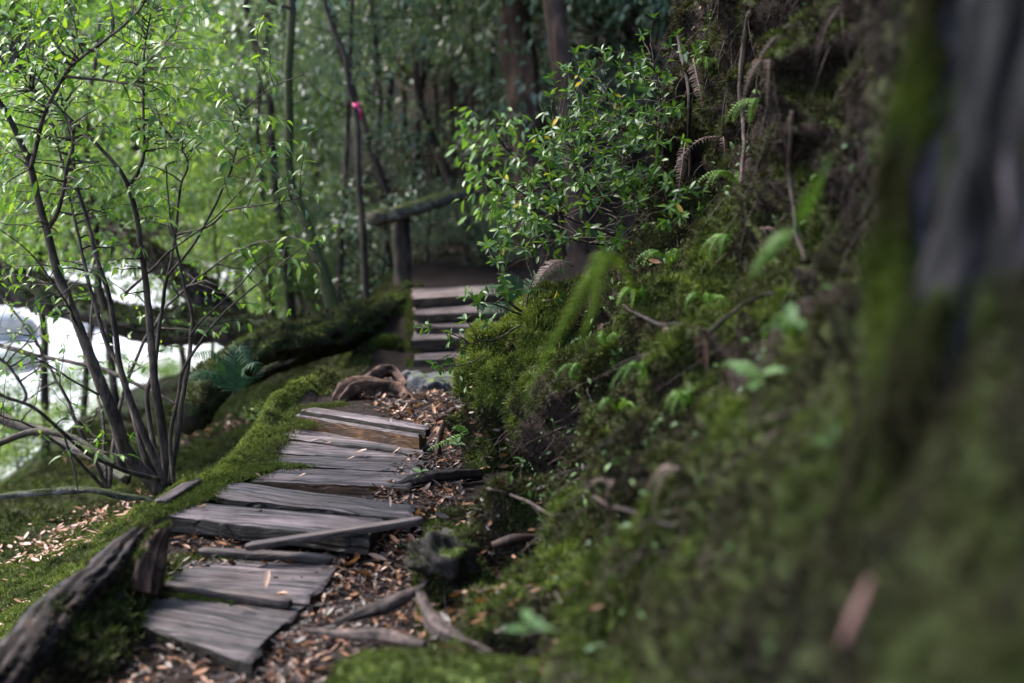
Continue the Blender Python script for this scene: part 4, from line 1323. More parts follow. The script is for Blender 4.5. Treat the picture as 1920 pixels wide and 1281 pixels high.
tg = []
spray(60, -40, 420, 480, 700, 6.4, 8.2)
spray(45, -40, 300, 640, 850, 6.2, 7.6)
spray(25, 300, 640, 420, 600, 6.8, 8.2)
shrub('bare_shrub', 'tangle of thin nearly bare twigs in front of the glaring river', at(200, 905, 6.9), [
    ([(200, 915, 6.9), (150, 800, 6.9), (100, 700, 7.0), (40, 600, 7.1), (-40, 520, 7.2)], 0.012, 0.003),
    ([(205, 915, 6.9), (220, 780, 7.0), (260, 660, 7.1), (330, 560, 7.2), (430, 480, 7.3), (560, 440, 7.4)], 0.012, 0.003),
    ([(195, 915, 6.9), (120, 840, 6.8), (40, 790, 6.7), (-50, 770, 6.6)], 0.010, 0.003),
    ([(200, 915, 6.9), (190, 760, 7.1), (170, 640, 7.3), (180, 500, 7.5)], 0.010, 0.003),
], np.array(tg), 0.038, 0.14, (M['sap_leaf'], M['sap_leaves']), 51, rosette=2, r_max=0.005, droop=0.5)


# --- ferns
def frond(P, width, n, mat, name, parent, seed, col, curl=0.35):
    wide = 0.36 if n == 44 else (0.17 if n == 28 else 0.26)
    r = np.random.default_rng(seed)
    P = spline(P, 80)
    sl_ = np.concatenate([[0], np.cumsum(np.linalg.norm(np.diff(P, axis=0), axis=1))])
    uu = np.linspace(0, sl_[-1], n)
    P = np.stack([np.interp(uu, sl_, P[:, a]) for a in range(3)], -1)
    T = np.gradient(P, axis=0); T /= np.linalg.norm(T, axis=1)[:, None]
    parts = []
    V0, F0 = tube(P, np.linspace(0.0025, 0.001, n), 5)
    F0 = np.vstack([F0[:, [0, 1, 2]], F0[:, [0, 2, 3]]])
    parts.append((V0, F0))
    lv, lf = leaf_shape(wide, 0.1, curl, prof=(0.9, 1.0, 0.85, 0.5, 0.0))
    up = np.array([0.2, -0.5, 1.0])
    for i in range(2, n):
        u = i / (n - 1)
        L = width * (min(1.0, 0.35 + u * 3) * (1.0 - u) ** 0.45 + 0.06)
        s = np.cross(T[i], np.array([0.2, -0.6, 1.0])); s /= np.linalg.norm(s)
        up = np.cross(s, T[i])
        if up @ np.array([0, -1, 0.6]) < 0: up = -up
        for sg in (-1, 1):
            d = s * sg + T[i] * 0.45 + r.normal(0, 0.08, 3)
            Mx = rand_frames(d[None], up[None], 0.15)
            a, b = scatter(lv, lf, P[i][None], Mx, np.array([L * (0.9 + 0.2 * r.random())]))
            parts.append((a, b))
    V, F = join(parts)
    return mk(name, V, F, mat, parent, col=np.full(len(V), col))


def fern(name, label, base, fronds, width, n, mat, seed, cat='fern', col=0.5):
    e = empty(name, base, label, cat)
    for k, f in enumerate(fronds):
        frond([at(*q) for q in f], width, n, mat, 'frond', e, seed + k, min(1, max(0, col + random.uniform(-0.3, 0.3))))
    return e


fern('near_fern', 'blurred yellow green fern frond hanging in front of the moss corner', at(1200, 560, 3.2), [
    [(1200, 560, 3.2), (1140, 475, 3.0), (1105, 520, 2.95), (1050, 620, 2.9), (975, 765, 2.85)],
    [(1200, 560, 3.2), (1160, 480, 3.05), (1130, 500, 3.0), (1110, 590, 2.95), (1085, 640, 2.9)],
], 0.026, 44, M['near_fern'], 200)
fern('brown_fern', 'pale brown curled dead frond lying above the moss corner', at(1075, 495, 5.2), [
    [(1075, 500, 5.2), (1050, 490, 5.15), (1025, 505, 5.1), (1000, 540, 5.05)],
], 0.04, 22, M['dead_fern'], 210, 'dead frond')
fern('bank_fern', 'blurred yellow green fern blade in front of the dark bank', at(1500, 420, 2.6), [
    [(1495, 430, 2.6), (1520, 370, 2.55), (1545, 320, 2.5), (1560, 290, 2.5)],
    [(1495, 430, 2.6), (1470, 440, 2.6), (1440, 470, 2.6), (1410, 520, 2.6)],
], 0.022, 20, M['fern'], 220)
fern('hanging_dead_fern', 'pinkish dead fern frond hanging high on the bank', at(1300, 110, 5.2), [
    [(1300, 110, 5.2), (1308, 150, 5.15), (1314, 180, 5.1), (1318, 205, 5.1)]], 0.035, 18, M['dead_fern'], 230, 'dead frond', 0.9)
fern('lower_dead_fern', 'grey dead fern frond hanging among the shrub leaves', at(1285, 270, 5.2), [
    [(1285, 268, 5.2), (1280, 300, 5.15), (1276, 330, 5.1), (1272, 360, 5.1)]], 0.03, 18, M['dead_fern'], 240, 'dead frond', 0.8)
fern('small_fern', 'tiny green fern leaning over the brown peg', at(880, 812, 5.9), [
    [(880, 812, 5.9), (850, 822, 5.88), (820, 835, 5.86), (800, 845, 5.85)], [(880, 812, 5.9), (862, 800, 5.9), (850, 805, 5.85)]], 0.028, 16, M['fern'], 250)
fern('blue_fern', 'dark blue green fern growing below the arching log', at(440, 740, 7.2), [
    [(440, 740, 7.3), (425, 690, 7.3), (395, 660, 7.2), (360, 670, 7.1)],
    [(440, 740, 7.3), (440, 690, 7.3), (450, 650, 7.3), (470, 690, 7.2)],
    [(440, 740, 7.3), (420, 710, 7.3), (380, 700, 7.2), (355, 715, 7.1)],
    [(440, 740, 7.3), (455, 700, 7.3), (475, 680, 7.2), (490, 710, 7.2)]], 0.085, 28, M['shade_fern'], 260, col=0.3)
fern('shade_fern', 'blurred blue green fern behind the trailing shrub', at(975, 590, 7.3), [
    [(985, 600, 7.3), (960, 560, 7.3), (930, 540, 7.2), (905, 545, 7.1)],
    [(985, 600, 7.3), (975, 550, 7.3), (960, 520, 7.3), (935, 515, 7.2)],
    [(985, 600, 7.3), (960, 580, 7.3), (930, 575, 7.2), (910, 590, 7.1)],
    [(985, 600, 7.3), (1000, 550, 7.3), (1010, 520, 7.3), (1030, 510, 7.2)]], 0.09, 28, M['shade_fern'], 270, col=0.5)


# little broad leaved seedlings on the bank
def seedling(px, py, d, size, n, seed, label, pale=False):
    r = np.random.default_rng(seed)
    b = at(px, py, d)
    e = empty('seedling', b, label, 'seedling')
    top = b + np.array([-0.02, -0.02, 0.05])
    V, F = tube([b, (b + top) / 2 + r.normal(0, 0.004, 3), top], [0.0018, 0.0015, 0.001], 5, 8)
    mk('stem', V, F, M['bark'], e)
    a0 = r.random() * 6
    for k in range(n):
        a = a0 + k * 2.4
        dr = np.array([math.cos(a) - 0.3, math.sin(a) - 0.4, 0.25 + 0.3 * r.random()])
        Mx = rand_frames(dr[None], np.array([[-0.3, -0.2, 1.0]]), 0.15)
        lv, lf = leaf_shape(0.42, 0.2, 0.3)
        V, F = scatter(lv, lf, (top - np.array([0, 0, 0.006 * k]))[None], Mx, np.array([size * (0.8 + 0.4 * r.random())]))
        mk('leaf', V, F, M['under'], e, col=np.full(len(V), 0.3 + 0.6 * r.random()))


for px, py, d, s, n, lb in [
    (1440, 740, 2.9, 0.075, 4, 'pale broad leaf seedling shining on the dark middle of the bank'),
    (1500, 650, 2.7, 0.07, 3, 'blue green seedling near the mossy edge of the big trunk'),
    (1015, 1205, 2.6, 0.055, 5, 'blurred blue green seedling low in the foreground moss'),
    (885, 690, 5.75, 0.035, 5, 'small seedling leaning out of the dark hollow in the moss corner'),
    (868, 845, 5.8, 0.04, 5, 'green seedling at the foot of the moss corner'),
    (990, 880, 5.3, 0.04, 6, 'seedling with thin stem standing in litter below the bank'),
    (1050, 745, 5.3, 0.04, 5, 'seedling midway up the bank above the litter'),
    (1110, 830, 4.7, 0.045, 6, 'rounded pale seedling on the lit bank face'),
    (800, 905, 5.6, 0.05, 3, 'lone green seedling beside the dark cross root'),
]:
    seedling(px, py, d, s, n, int(px + py), lb)

def bank_at(px, py):
    q = (np.abs(px_ - px) < 14) & (np.abs(py_ - py) < 14)
    if not q.any(): return None
    i_ = np.argmin(np.where(q, dd, 1e9))
    return Bk.reshape(-1, 3)[i_], BN.reshape(-1, 3)[i_], float(dd.ravel()[i_])


FERN_LABELS = ['little green fern halfway up the bank behind the hanging frond', 'little fern just below the glossy shrub beside the hanging frond', 'little fern in the moss below the tip of the hanging frond',
               'little fern at the lower right edge of the glossy shrub', 'little green fern on the lit bank face above the litter', 'little fern on the shelf above the dark shelf root',
               'little fern under the dark shelf root', 'little fern low on the middle of the bank', 'little fern below the dark hollow of the upper bank',
               'little green fern high on the dark upper bank near the big trunk', 'topmost little fern beside the hanging root on the upper bank', 'little fern close to the mossy side of the big trunk',
               'little fern on the shelf where the upper wall begins', 'brown dead fern hanging between two roots on the upper bank', 'brown dead fern high on the dark upper bank',
               'topmost brown dead fern near the big trunk', 'brown dead fern drooping at the end of the shelf root', 'brown dead fern drooping below the shelf root',
               'brown dead fern curled on the lower bank above the litter', 'brown dead fern hanging above the shelf of the bank', 'brown dead fern above the brown root on the lower bank']
for k, (px, py, L, dead) in enumerate([(1130, 640, 0.10, 0), (1190, 560, 0.12, 0), (1080, 700, 0.09, 0), (1250, 500, 0.13, 0), (1150, 760, 0.10, 0), (1340, 560, 0.12, 0), (1210, 690, 0.10, 0),
                                     (1290, 760, 0.11, 0), (1380, 330, 0.13, 0), (1420, 200, 0.12, 0), (1330, 120, 0.12, 0), (1480, 620, 0.10, 0), (1360, 460, 0.12, 0),
                                     (1350, 260, 0.14, 1), (1440, 120, 0.15, 1), (1500, 60, 0.14, 1), (1240, 600, 0.14, 1), (1320, 610, 0.15, 1), (1160, 900, 0.10, 1), (1420, 420, 0.13, 1), (1270, 880, 0.12, 1)]):
    h_ = bank_at(px, py)
    if h_ is None: continue
    p, n_, d_ = h_
    r = np.random.default_rng(900 + k)
    e = empty('dead_fern' if dead else 'bank_fern', p, FERN_LABELS[k], 'fern', 'dead ferns on the bank' if dead else 'little ferns on the bank')
    for q in range(2 if dead else 4):
        a = r.normal(0, 0.5, 3); a[2] = -0.5 if dead else 0.2
        d1 = n_ * 0.7 + a
        f = [p - n_ * 0.01, p + d1 * L * 0.45 + np.array([0, 0, 0.01]), p + d1 * L * 0.8 + np.array([0, 0, -0.25 * L]), p + d1 * L * 0.95 + np.array([0, 0, -0.6 * L])]
        frond(f, L * (0.14 if dead else 0.18), 18, M['dead_fern' if dead else 'fern'], 'frond', e, 950 + k * 5 + q, float(r.random()))
# bare roots worming over the bank
for k, (a_, b_, rad, lb) in enumerate([((1180, 580), (1330, 620), 0.007, 'dark root lying along the shelf of the bank'), ((1330, 620), (1450, 560), 0.007, 'dark root below the upper wall of the bank'),
                                   ((1270, 60), (1300, 330), 0.010, 'long root hanging down the upper bank beside the shrub'), ((1400, 40), (1380, 330), 0.012, 'thin root hanging down the dark upper bank'),
                                   ((1120, 960), (1290, 1000), 0.007, 'brown root across the lower bank above the moss cushions'), ((900, 905), (1040, 960), 0.008, 'thin root crossing the litter at the bank foot'),
                                   ((1480, 200), (1500, 480), 0.012, 'dark root near the mossy side of the big trunk')]):
    pts = []
    for t in np.linspace(0, 1, 7):
        h_ = bank_at(a_[0] + (b_[0] - a_[0]) * t + rng.normal(0, 8), a_[1] + (b_[1] - a_[1]) * t + rng.normal(0, 8))
        if h_: pts.append(h_[0] + h_[1] * rad * 1.2)
    if len(pts) > 3:
        pts = np.array(pts)
        pts[1:-1] = 0.5 * pts[1:-1] + 0.25 * (pts[:-2] + pts[2:])
        V, F = tube(pts, np.linspace(rad, rad * 0.5, len(pts)), 10, 50, 0.25, 25, 700 + k, 0.01, groove=0.3)
        tag(mk('bank_root', V, F, M['timber' if k not in (3, 5) else 'bark'], origin=pts[0]), lb, 'root')

# random bank plantlets: countless small leaves
NLF = 2600
dens2 = cell * vis * np.where((Bk[..., 1] > 3.2) & (Bk[..., 1] < 7.2), 1.0, 0.25) * ss(0.55, 0.8, 0.5 + fbm(Bk * 3.0, 77, 2)) * (foot < 0.5)
c2 = np.cumsum(dens2.ravel())
pk = np.minimum(np.searchsorted(c2, rng.random(NLF) * c2[-1]), NS * NP - 1)
pb = Bk.reshape(-1, 3)[pk] + rng.normal(0, 0.012, (NLF, 3)); nb_ = BN.reshape(-1, 3)[pk]
pb = pb + nb_ * (0.012 + 0.02 * rng.random(NLF))[:, None]
dr = nb_ * 0.5 + rng.normal(0, 0.7, (NLF, 3))
lv, lf = leaf_shape(0.5, 0.2, 0.2, st=(0, 0.5, 1), prof=(0.1, 1, 0))
V, F = scatter(lv, lf, pb, rand_frames(dr, nb_ + np.array([-.2, -.2, .6]), 0.4), 0.010 + 0.024 * rng.random(NLF) ** 1.5)
tag(mk('bank_undergrowth', V, F, M['under'], col=np.repeat(0.95 * rng.random(NLF), len(lv))), 'tiny leafy plants growing through the bank moss', kind='stuff')

# hanging rootlets on the bank
parts = []
dens3 = cell * vis * (Bk[..., 1] > 1.8) * (Bk[..., 1] < 7.0)
c3 = np.cumsum(dens3.ravel())
for k in range(1500):
    j = min(int(np.searchsorted(c3, rng.random() * c3[-1])), NS * NP - 1)
    p = Bk.reshape(-1, 3)[j]; n_ = BN.reshape(-1, 3)[j]
    L = (0.05 + 0.16 * rng.random()) * (1.6 if p[2] > 1.1 else 1.0)
    sd = 0.25 if p[2] > 1.1 else 0.8
    dz = np.array([rng.normal(0, sd), rng.normal(0, sd), -0.7]) ; dz /= np.linalg.norm(dz)
    parts.append(tube([p - n_ * 0.01, p + n_ * 0.02 + dz * L * 0.4 + rng.normal(0, 0.01, 3), p + n_ * 0.012 + dz * L], [0.0016, 0.0014, 0.0007], 4, 6))
V, F = join(parts)
tag(mk('rootlets', V, F, M['stick']), 'thin brown rootlets and twigs tangled over the bank', kind='stuff')

# ------------------------------------------------------------------ leaf litter
def surf(x, y):
    """ground or bank foot height"""
    return gz(x, y)


lv, lf = leaf_shape(0.38, 0.35, -0.2, st=(0, 0.35, 0.7, 1), prof=(0.1, 0.9, 0.8, 0))
LP, LN = [], []
n = 9000
yy = 3.2 + 5.0 * rng.random(n)
xl = np.interp(yy, [3.2, 4.0, 4.6, 5.2, 6.0, 6.6, 7.4, 8.4], [-0.75, -0.68, -0.62, -0.55, -0.42, -0.55, -0.95, -0.9])
xr = np.interp(yy, [3.2, 4.0, 5.0, 6.0, 6.6, 7.4, 8.4], [0.25, -0.05, -0.15, -0.25, -0.15, 0.05, 0.1])
xx = xl + (xr - xl) * rng.random(n)
LP.append(np.stack([xx, yy, gz(xx, yy) + 0.004 + 0.022 * rng.random(n)], -1)); LN.append(np.tile([0, 0, 1.0], (n, 1)))
# between and left of lower planks
n = 2600
yy = 3.2 + 1.9 * rng.random(n); xx = -1.25 + 0.7 * rng.random(n)
LP.append(np.stack([xx, yy, gz(xx, yy) + 0.004 + 0.015 * rng.random(n)], -1)); LN.append(np.tile([0, 0, 1.0], (n, 1)))
# on the left slope, in drifts
n = 9000
yy = 4 + 7 * rng.random(n); xx = -1.5 - 2.2 * rng.random(n)
k = fbm(np.stack([xx, yy, 0 * xx], -1) * 1.3, 31, 3) > 0.4
xx, yy = xx[k], yy[k]
LP.append(np.stack([xx, yy, gz(xx, yy) + 0.02 + 0.02 * rng.random(len(xx))], -1)); LN.append(np.tile([0, 0, 1.0], (len(xx), 1)))
slope_n = len(xx)
# on the foot of the bank
dens4 = cell * vis * (foot * 0.9 + 0.05 * (bare > 0.2) + 0.003) * (Bk[..., 1] < 7.3) * ss(2.4, 4.2, Bk[..., 1])
c4 = np.cumsum(dens4.ravel())
n = 2600
pk = np.minimum(np.searchsorted(c4, rng.random(n) * c4[-1]), NS * NP - 1)
LP.append(Bk.reshape(-1, 3)[pk] + rng.normal(0, 0.01, (n, 3)) + BN.reshape(-1, 3)[pk] * 0.012); LN.append(BN.reshape(-1, 3)[pk])
LP, LN = np.vstack(LP), np.vstack(LN)
dq = []
for (cx, cy, m_) in ((110, 1000, 200), (190, 965, 150), (60, 1030, 90), (150, 1040, 70), (40, 1150, 30)):
    c = atz(cx, cy, -0.42)
    dq.append(np.stack([c[0] + rng.normal(0, 0.13, m_), c[1] + rng.normal(0, 0.16, m_)], -1))
dq = np.vstack(dq)
LP = np.vstack([LP, np.stack([dq[:, 0], dq[:, 1], gz(dq[:, 0], dq[:, 1]) + 0.012 + 0.02 * rng.random(len(dq))], -1)])
LN = np.vstack([LN, np.tile([0, 0, 1.0], (len(dq), 1))])
n = len(LP)
a = rng.random(n) * 6.283
dr = np.stack([np.cos(a), np.sin(a), rng.normal(0, 0.25, n)], -1)
szl = 0.012 + 0.045 * rng.random(n) ** 2
tone = rng.random(n) ** 2.0 * 0.95
tone[9000 + 2600: 9000 + 2600 + slope_n] = 0.72 + 0.28 * rng.random(slope_n)
tone[-len(dq):] = 0.86 + 0.14 * rng.random(len(dq))
V, F = scatter(lv, lf, LP, rand_frames(dr, LN, 0.35), szl)
tag(mk('leaf_litter', V, F, M['litter'], col=np.repeat(tone, len(lv))), 'brown leaf litter along the foot of the bank and between planks', kind='stuff')
# needles and thin twigs in the litter
parts = []
for k in range(2200):
    j = rng.integers(0, 9000) if k < 1700 else rng.integers(0, len(LP))
    p = LP[j] + np.array([0, 0, 0.008]); a = rng.random() * 6.28; L = 0.03 + 0.10 * rng.random() ** 2
    d = np.array([math.cos(a), math.sin(a), rng.normal(0, 0.12)]) * L
    parts.append(tube([p, p + d * 0.5 + rng.normal(0, 0.006, 3), p + d], [0.0016, 0.0014, 0.0008], 4, 5))
V, F = join(parts)
tag(mk('twig_litter', V, F, M['stick']), 'small dead twigs scattered through the leaf litter', kind='stuff')

# single fallen leaves that can be picked out
fm = [mesh_data('fallen_leaf', *leaf_shape(wd, fo, dr, st=(0, 0.25, 0.6, 0.85, 1)), M['fallen'], True) for wd, fo, dr in ((0.4, 0.5, -0.3), (0.34, 0.3, 0.35), (0.45, 0.8, -0.15), (0.3, 0.6, -0.45))]


def fallen(px, py, z, L, yaw, label, group, tilt=0.0):
    p = atz(px, py, z + 0.006)
    o = bpy.data.objects.new('fallen_leaf', fm[int(px * 7 + py) % 4])
    COL.objects.link(o)
    o.location = p
    o.rotation_euler = (random.uniform(-0.25, 0.25), tilt + random.uniform(-0.15, 0.1), yaw)
    o.scale = (L, L, L)
    tag(o, label, 'leaf', group)


for px, py, z, L, yaw, lb in [
    (662, 850, 0.19, 0.062, 0.0, 'tan curled leaf on the grey plank in the middle of the walk'),
    (650, 861, 0.195, 0.034, 0.3, 'small dark brown leaf on the narrow plank edge'),
    (683, 858, 0.195, 0.02, 1.2, 'tiny orange leaf scrap on the narrow plank'),
    (733, 852, 0.19, 0.05, 0.5, 'brown leaf beside the right end of the narrow plank'),
    (732, 951, 0.19, 0.035, 1.4, 'pale pink upright leaf near the right plank end'),
    (558, 894, 0.19, 0.035, 0.2, 'flat brown leaf on the plank with the raw front edge'),
    (478, 887, 0.20, 0.035, -0.7, 'tan leaf resting on the bright moss border'),
    (475, 956, 0.185, 0.045, 0.8, 'dark curled leaf on the widest upper plank'),
    (370, 952, 0.185, 0.035, 0.2, 'tan leaf near the left end of the widest plank'),
    (498, 1104, 0.10, 0.06, 1.3, 'upright reddish curled leaf behind the lower stick'),
    (514, 1116, 0.105, 0.05, -0.4, 'red brown leaf lying over the lower stick'),
    (446, 1137, 0.09, 0.05, -0.6, 'orange brown leaf on the lowest plank'),
    (605, 810, 0.215, 0.04, 0.1, 'pale round leaf against the raised plank front'),
    (735, 815, 0.23, 0.06, 0.2, 'long tan leaf in the heap by the raised plank'),
    (728, 806, 0.25, 0.05, 1.2, 'upright tan leaf in the heap by the raised plank'),
    (608, 832, 0.205, 0.03, 0.1, 'reddish leaf on the second narrow plank'),
    (545, 1175, 0.05, 0.05, 1.0, 'tan leaf beside the right edge of the lowest plank'),
    (583, 1155, 0.04, 0.05, 0.4, 'yellowish leaf in the litter beside the lowest plank'),
    (310, 1262, 0.0, 0.075, 0.2, 'large orange leaf at the bottom edge under the lowest plank'),
    (284, 1276, 0.0, 0.07, 2.3, 'rusty leaf in the bottom corner under the lowest plank'),
    (725, 912, 0.15, 0.06, 0.1, 'pinkish tan leaf tucked under the raw plank edge'),
]:
    fallen(px, py, z, L, yaw, lb, 'leaves fallen on the boardwalk', -0.9 if 'upright' in lb else 0)
for k in range(110):
    if k < 62:
        px, py = random.uniform(640, 780), random.uniform(1015, 1110)
        if px < 690 + (1060 - py) * 0.0 and py < 1040 and px < 690: px += 60
        lb, gr, z = 'orange brown leaf in the drift beside the lower planks', 'leaf drift beside the lower planks', 0.035
    else:
        px, py = random.uniform(735, 845), random.uniform(782, 838)
        lb, gr, z = 'tan leaf in the drift between raised plank and moss corner', 'leaf drift by the moss corner', 0.16
    p = atz(px, py, z)
    zz = float(gz(np.array([p[0]]), np.array([p[1]]))[0])
    o = bpy.data.objects.new('fallen_leaf', fm[k % 4])
    COL.objects.link(o)
    o.location = (p[0], p[1], zz + random.uniform(0.012, 0.035))
    o.rotation_euler = (random.uniform(-0.5, 0.5), random.uniform(-0.5, 0.3), random.uniform(0, 6.28))
    L = random.uniform(0.035, 0.075); o.scale = (L, L, L)
    tag(o, lb, 'leaf', gr)
o = bpy.data.objects.new('green_leaf', mesh_data('green_leaf', *leaf_shape(0.42, 0.25, 0.05), M['dark_leaves'], col=np.full(15, 0.8)))
COL.objects.link(o); o.location = atz(716, 1024, 0.09); o.rotation_euler = (0.2, -0.1, -0.1); o.scale = (0.10,) * 3
tag(o, 'glossy fallen green leaf beside the diagonal lath', 'leaf')

# ------------------------------------------------------------------ big trunk close on the right
tb = np.array([0.912, 1.78, 0.2])
big = empty('big_tree', tb, 'huge blurred grey trunk with mossy flaring base close on the right', 'tree')
zz = np.concatenate([np.linspace(0.2, 2.2, 260), np.linspace(2.25, 6.0, 40)])
nz_, nth = len(zz), 280
th = np.linspace(0, 2 * np.pi, nth, endpoint=False)
Zz, Th = np.meshgrid(zz, th, indexing='ij')
rb = 0.36 + 0.22 * np.exp(-(Zz - 0.75) / 0.22).clip(0, 2.0) * 0.6 + 0.02 * (3 - Zz).clip(0, 3)
ribs = 1 + 0.025 * np.sin(Th * 7 + 1.5 * fbm(np.stack([Zz * 0.5, 0 * Zz, 0 * Zz], -1), 5)) * ss(2.2, 0.6, Zz) + 0.012 * np.sin(Th * 13 + Zz * 0.6)
Px = np.stack([np.cos(Th) * 4, np.sin(Th) * 4, Zz * 1.5], -1)
rr = rb * ribs * (1 + 0.10 * fbm(Px, 15, 4)) + 0.045 * fbm(Px * np.array([1.2, 1.2, 2.2]), 16, 3) + 0.022 * fbm(Px * np.array([5, 5, 6]), 17, 3)
rr = rr - 0.045 * ss(0.08, 0.32, fbm(np.stack([np.cos(Th) * 6, np.sin(Th) * 6, Zz * 2.2], -1), 19, 2))
V = np.stack([tb[0] + rr * np.cos(Th), tb[1] + rr * np.sin(Th), Zz], -1).reshape(-1, 3)
i = np.arange(nz_ - 1)[:, None] * nth; j = np.arange(nth)[None]
F = np.stack([i + j, i + (j + 1) % nth, i + nth + (j + 1) % nth, i + nth + j], -1).reshape(-1, 4)
mk('trunk', V, F, M['big_bark'], big)
# moss skirt on the trunk
nm = 60000
zi = rng.random(nm); zt = 0.45 + 1.7 * zi; ta = np.pi * (0.80 + 0.75 * rng.random(nm))
ii = np.clip(np.searchsorted(zz, zt), 0, nz_ - 1); jj = (ta / (2 * np.pi) * nth).astype(int) % nth
rw = rr[ii, jj]
pos = np.stack([tb[0] + rw * np.cos(ta), tb[1] + rw * np.sin(ta), zt], -1)
msk = 1.1 * fbm(pos * np.array([9, 9, 6]), 97, 3) + ss(1.42, 1.02, zt) * 1.6 + 1.1 * ss(np.pi * 1.09, np.pi * 0.95, ta) - 0.62
pos, ta = pos[msk > 0], ta[msk > 0]
nr = np.stack([np.cos(ta), np.sin(ta), 0.3 + 0 * ta], -1)
tone = 0.40 + 0.55 * fbm(pos * 7, 98, 3) + rng.normal(0, 0.1, len(pos))
Vs = tuft(6, 1.1, 5)
z = nr + rng.normal(0, 0.2, nr.shape); z /= np.linalg.norm(z, axis=1)[:, None]
xq = rng.normal(0, 1, nr.shape); xq -= z * np.sum(xq * z, 1)[:, None]; xq /= np.linalg.norm(xq, axis=1)[:, None]
V, F = scatter(Vs[0], Vs[1], pos, np.stack([xq, np.cross(z, xq), z], -1), 0.014 + 0.012 * rng.random(len(pos)))
o = mk('moss', V, F, M['moss'], big, smooth=False, col=np.clip(np.repeat(tone, len(Vs[0])), 0, 1)); o['kind'] = 'stuff'
# bright flake of bark in the very near moss
V, F = tube([at(1580, 1205, 1.55), at(1605, 1150, 1.55), at(1632, 1085, 1.56)], [0.008, 0.016, 0.007], 10, 14, 0.15, 20, 4, squash=0.35)
t2 = NT('pink_bark'); M['pink_bark'] = t2.done(t2.principled((0.085, 0.04, 0.03), 0.8))
tag(mk('bark_flake', V, F, M['pink_bark'], origin=at(1605, 1150, 1.55)), 'blurred pinkish bark flake near the lower right corner', 'bark')


# ------------------------------------------------------------------ forest behind
def crown_mesh(name, seed, nl, rad, zc, hz, leaf, mat, lobes=16):
    r = np.random.default_rng(seed)
    cs = r.normal(0, 1, (lobes, 3)); cs /= np.linalg.norm(cs, axis=1)[:, None]
    cs *= (0.35 + 0.6 * r.random(lobes))[:, None]
    cs = cs * np.array([rad, rad, hz]) + np.array([0, 0, zc])
    rl = rad * (0.22 + 0.22 * r.random(lobes))
    k = r.integers(0, lobes, nl)
    d = r.normal(0, 1, (nl, 3)); d /= np.linalg.norm(d, axis=1)[:, None]
    # flat layered sprays
    p = cs[k] + d * (rl[k] * r.random(nl) ** 0.45)[:, None] * np.array([1.25, 1.25, 0.55])
    dr = d + np.array([0, 0, -0.5]) + r.normal(0, 0.5, (nl, 3))
    lv, lf = leaf_simple(0.42)
    x = dr / np.linalg.norm(dr, axis=1)[:, None]
    u = np.array([0, 0, 1.0]) + r.normal(0, 0.5, (nl, 3))
    z = u - x * np.sum(u * x, 1)[:, None]; z /= np.linalg.norm(z, axis=1)[:, None]
    V, F = scatter(lv, lf, p, np.stack([x, np.cross(z, x), z], -1), leaf * (0.6 + 0.7 * r.random(nl)))
    tone = np.clip(np.repeat(0.5 + 0.25 * r.normal(0, 1, nl) + 0.2 * r.normal(0, 1, lobes)[k], len(lv)), 0, 1)
    return mesh_data(name, V, F, mat, False, tone), cs


CR = {}
for v in range(3):
    CR['b', v] = crown_mesh('crown', 500 + v, 3800, 1.25, 2.1, 1.5, 0.085, M['bright_leaves'], 18)
    CR['d', v] = crown_mesh('crown', 520 + v, 2400, 1.25, 2.1, 1.5, 0.085, M['dark_leaves'], 18)
for v in range(2):
    CR['t', v] = crown_mesh('crown', 540 + v, 9000 if v == 0 else 3200, 2.6, 6.2, 1.6, 0.14, M['dark_leaves'], 22)


def tree(name, base, kind, v, scale, label, group, trunk=None, tr=(0.035, 0.01), mat='bark_moss', rot=0.0, limbs=True, lift=0.0):
    """trunk: optional list of photograph pixels with depth that the trunk follows"""
    e = empty(name, base, label, 'tree', group)
    me, cs = CR[kind, v]
    c, s = math.cos(rot), math.sin(rot)
    W = cs * scale; W = np.stack([W[:, 0] * c - W[:, 1] * s, W[:, 0] * s + W[:, 1] * c, W[:, 2]], -1)
    off = np.array([0, 0, lift])
    if trunk is not None:
        P = spline([at(*q) for q in trunk], 30)
        off = np.array([P[-1][0] - base[0], P[-1][1] - base[1], 0]) * 0.8 + np.array([0, 0, lift])
        if lift: P = spline(np.vstack([P[::5], base + off + np.array([0, 0, W[:, 2].max() * 0.85])]), 40)
    else:
        top = np.array([0.25 * lift * math.cos(rot), 0, lift + W[:, 2].max() * 0.9])
        P = spline([base + np.array([0, 0, -0.1]), base + top * 0.35 + rng.normal(0, 0.10, 3) * scale, base + top * 0.7 + rng.normal(0, 0.2, 3) * scale, base + top], 24)
    P = P + 0.07 * np.stack([fbm(P * 1.6, 611), fbm(P * 1.6 + 5, 612), 0 * P[:, 0]], -1) * np.clip(np.linspace(0, 3, len(P)), 0, 1)[:, None]
    R = np.linspace(tr[0], tr[1], len(P)); R[0] *= 1.35
    V, F = tube(P, R, 10, None, 0.18, 6, int(rng.integers(0, 999)))
    mk('trunk', V, F, M[mat], e)
    if limbs:
        parts = []
        for q in W + base + off:
            j = np.argmin(np.linalg.norm(P - q, axis=1) + 0.7 * np.clip(P[:, 2] - q[2] + 0.4, 0, None))
            cpt = (P[j] + q) / 2 + np.array([0, 0, -0.08]) + rng.normal(0, 0.06, 3)
            parts.append(tube([P[j], cpt, q], [max(0.006, R[j] * 0.45), max(0.005, R[j] * 0.3), 0.003], 5, 8))
        V, F = join(parts)
        tag(mk('limbs', V, F, M['bark'], e), kind='stuff')
    o = bpy.data.objects.new('crown', me)
    COL.objects.link(o); o.parent = e; o.location = off
    o.rotation_euler = (0, 0, rot); o.scale = (scale,) * 3
    return e


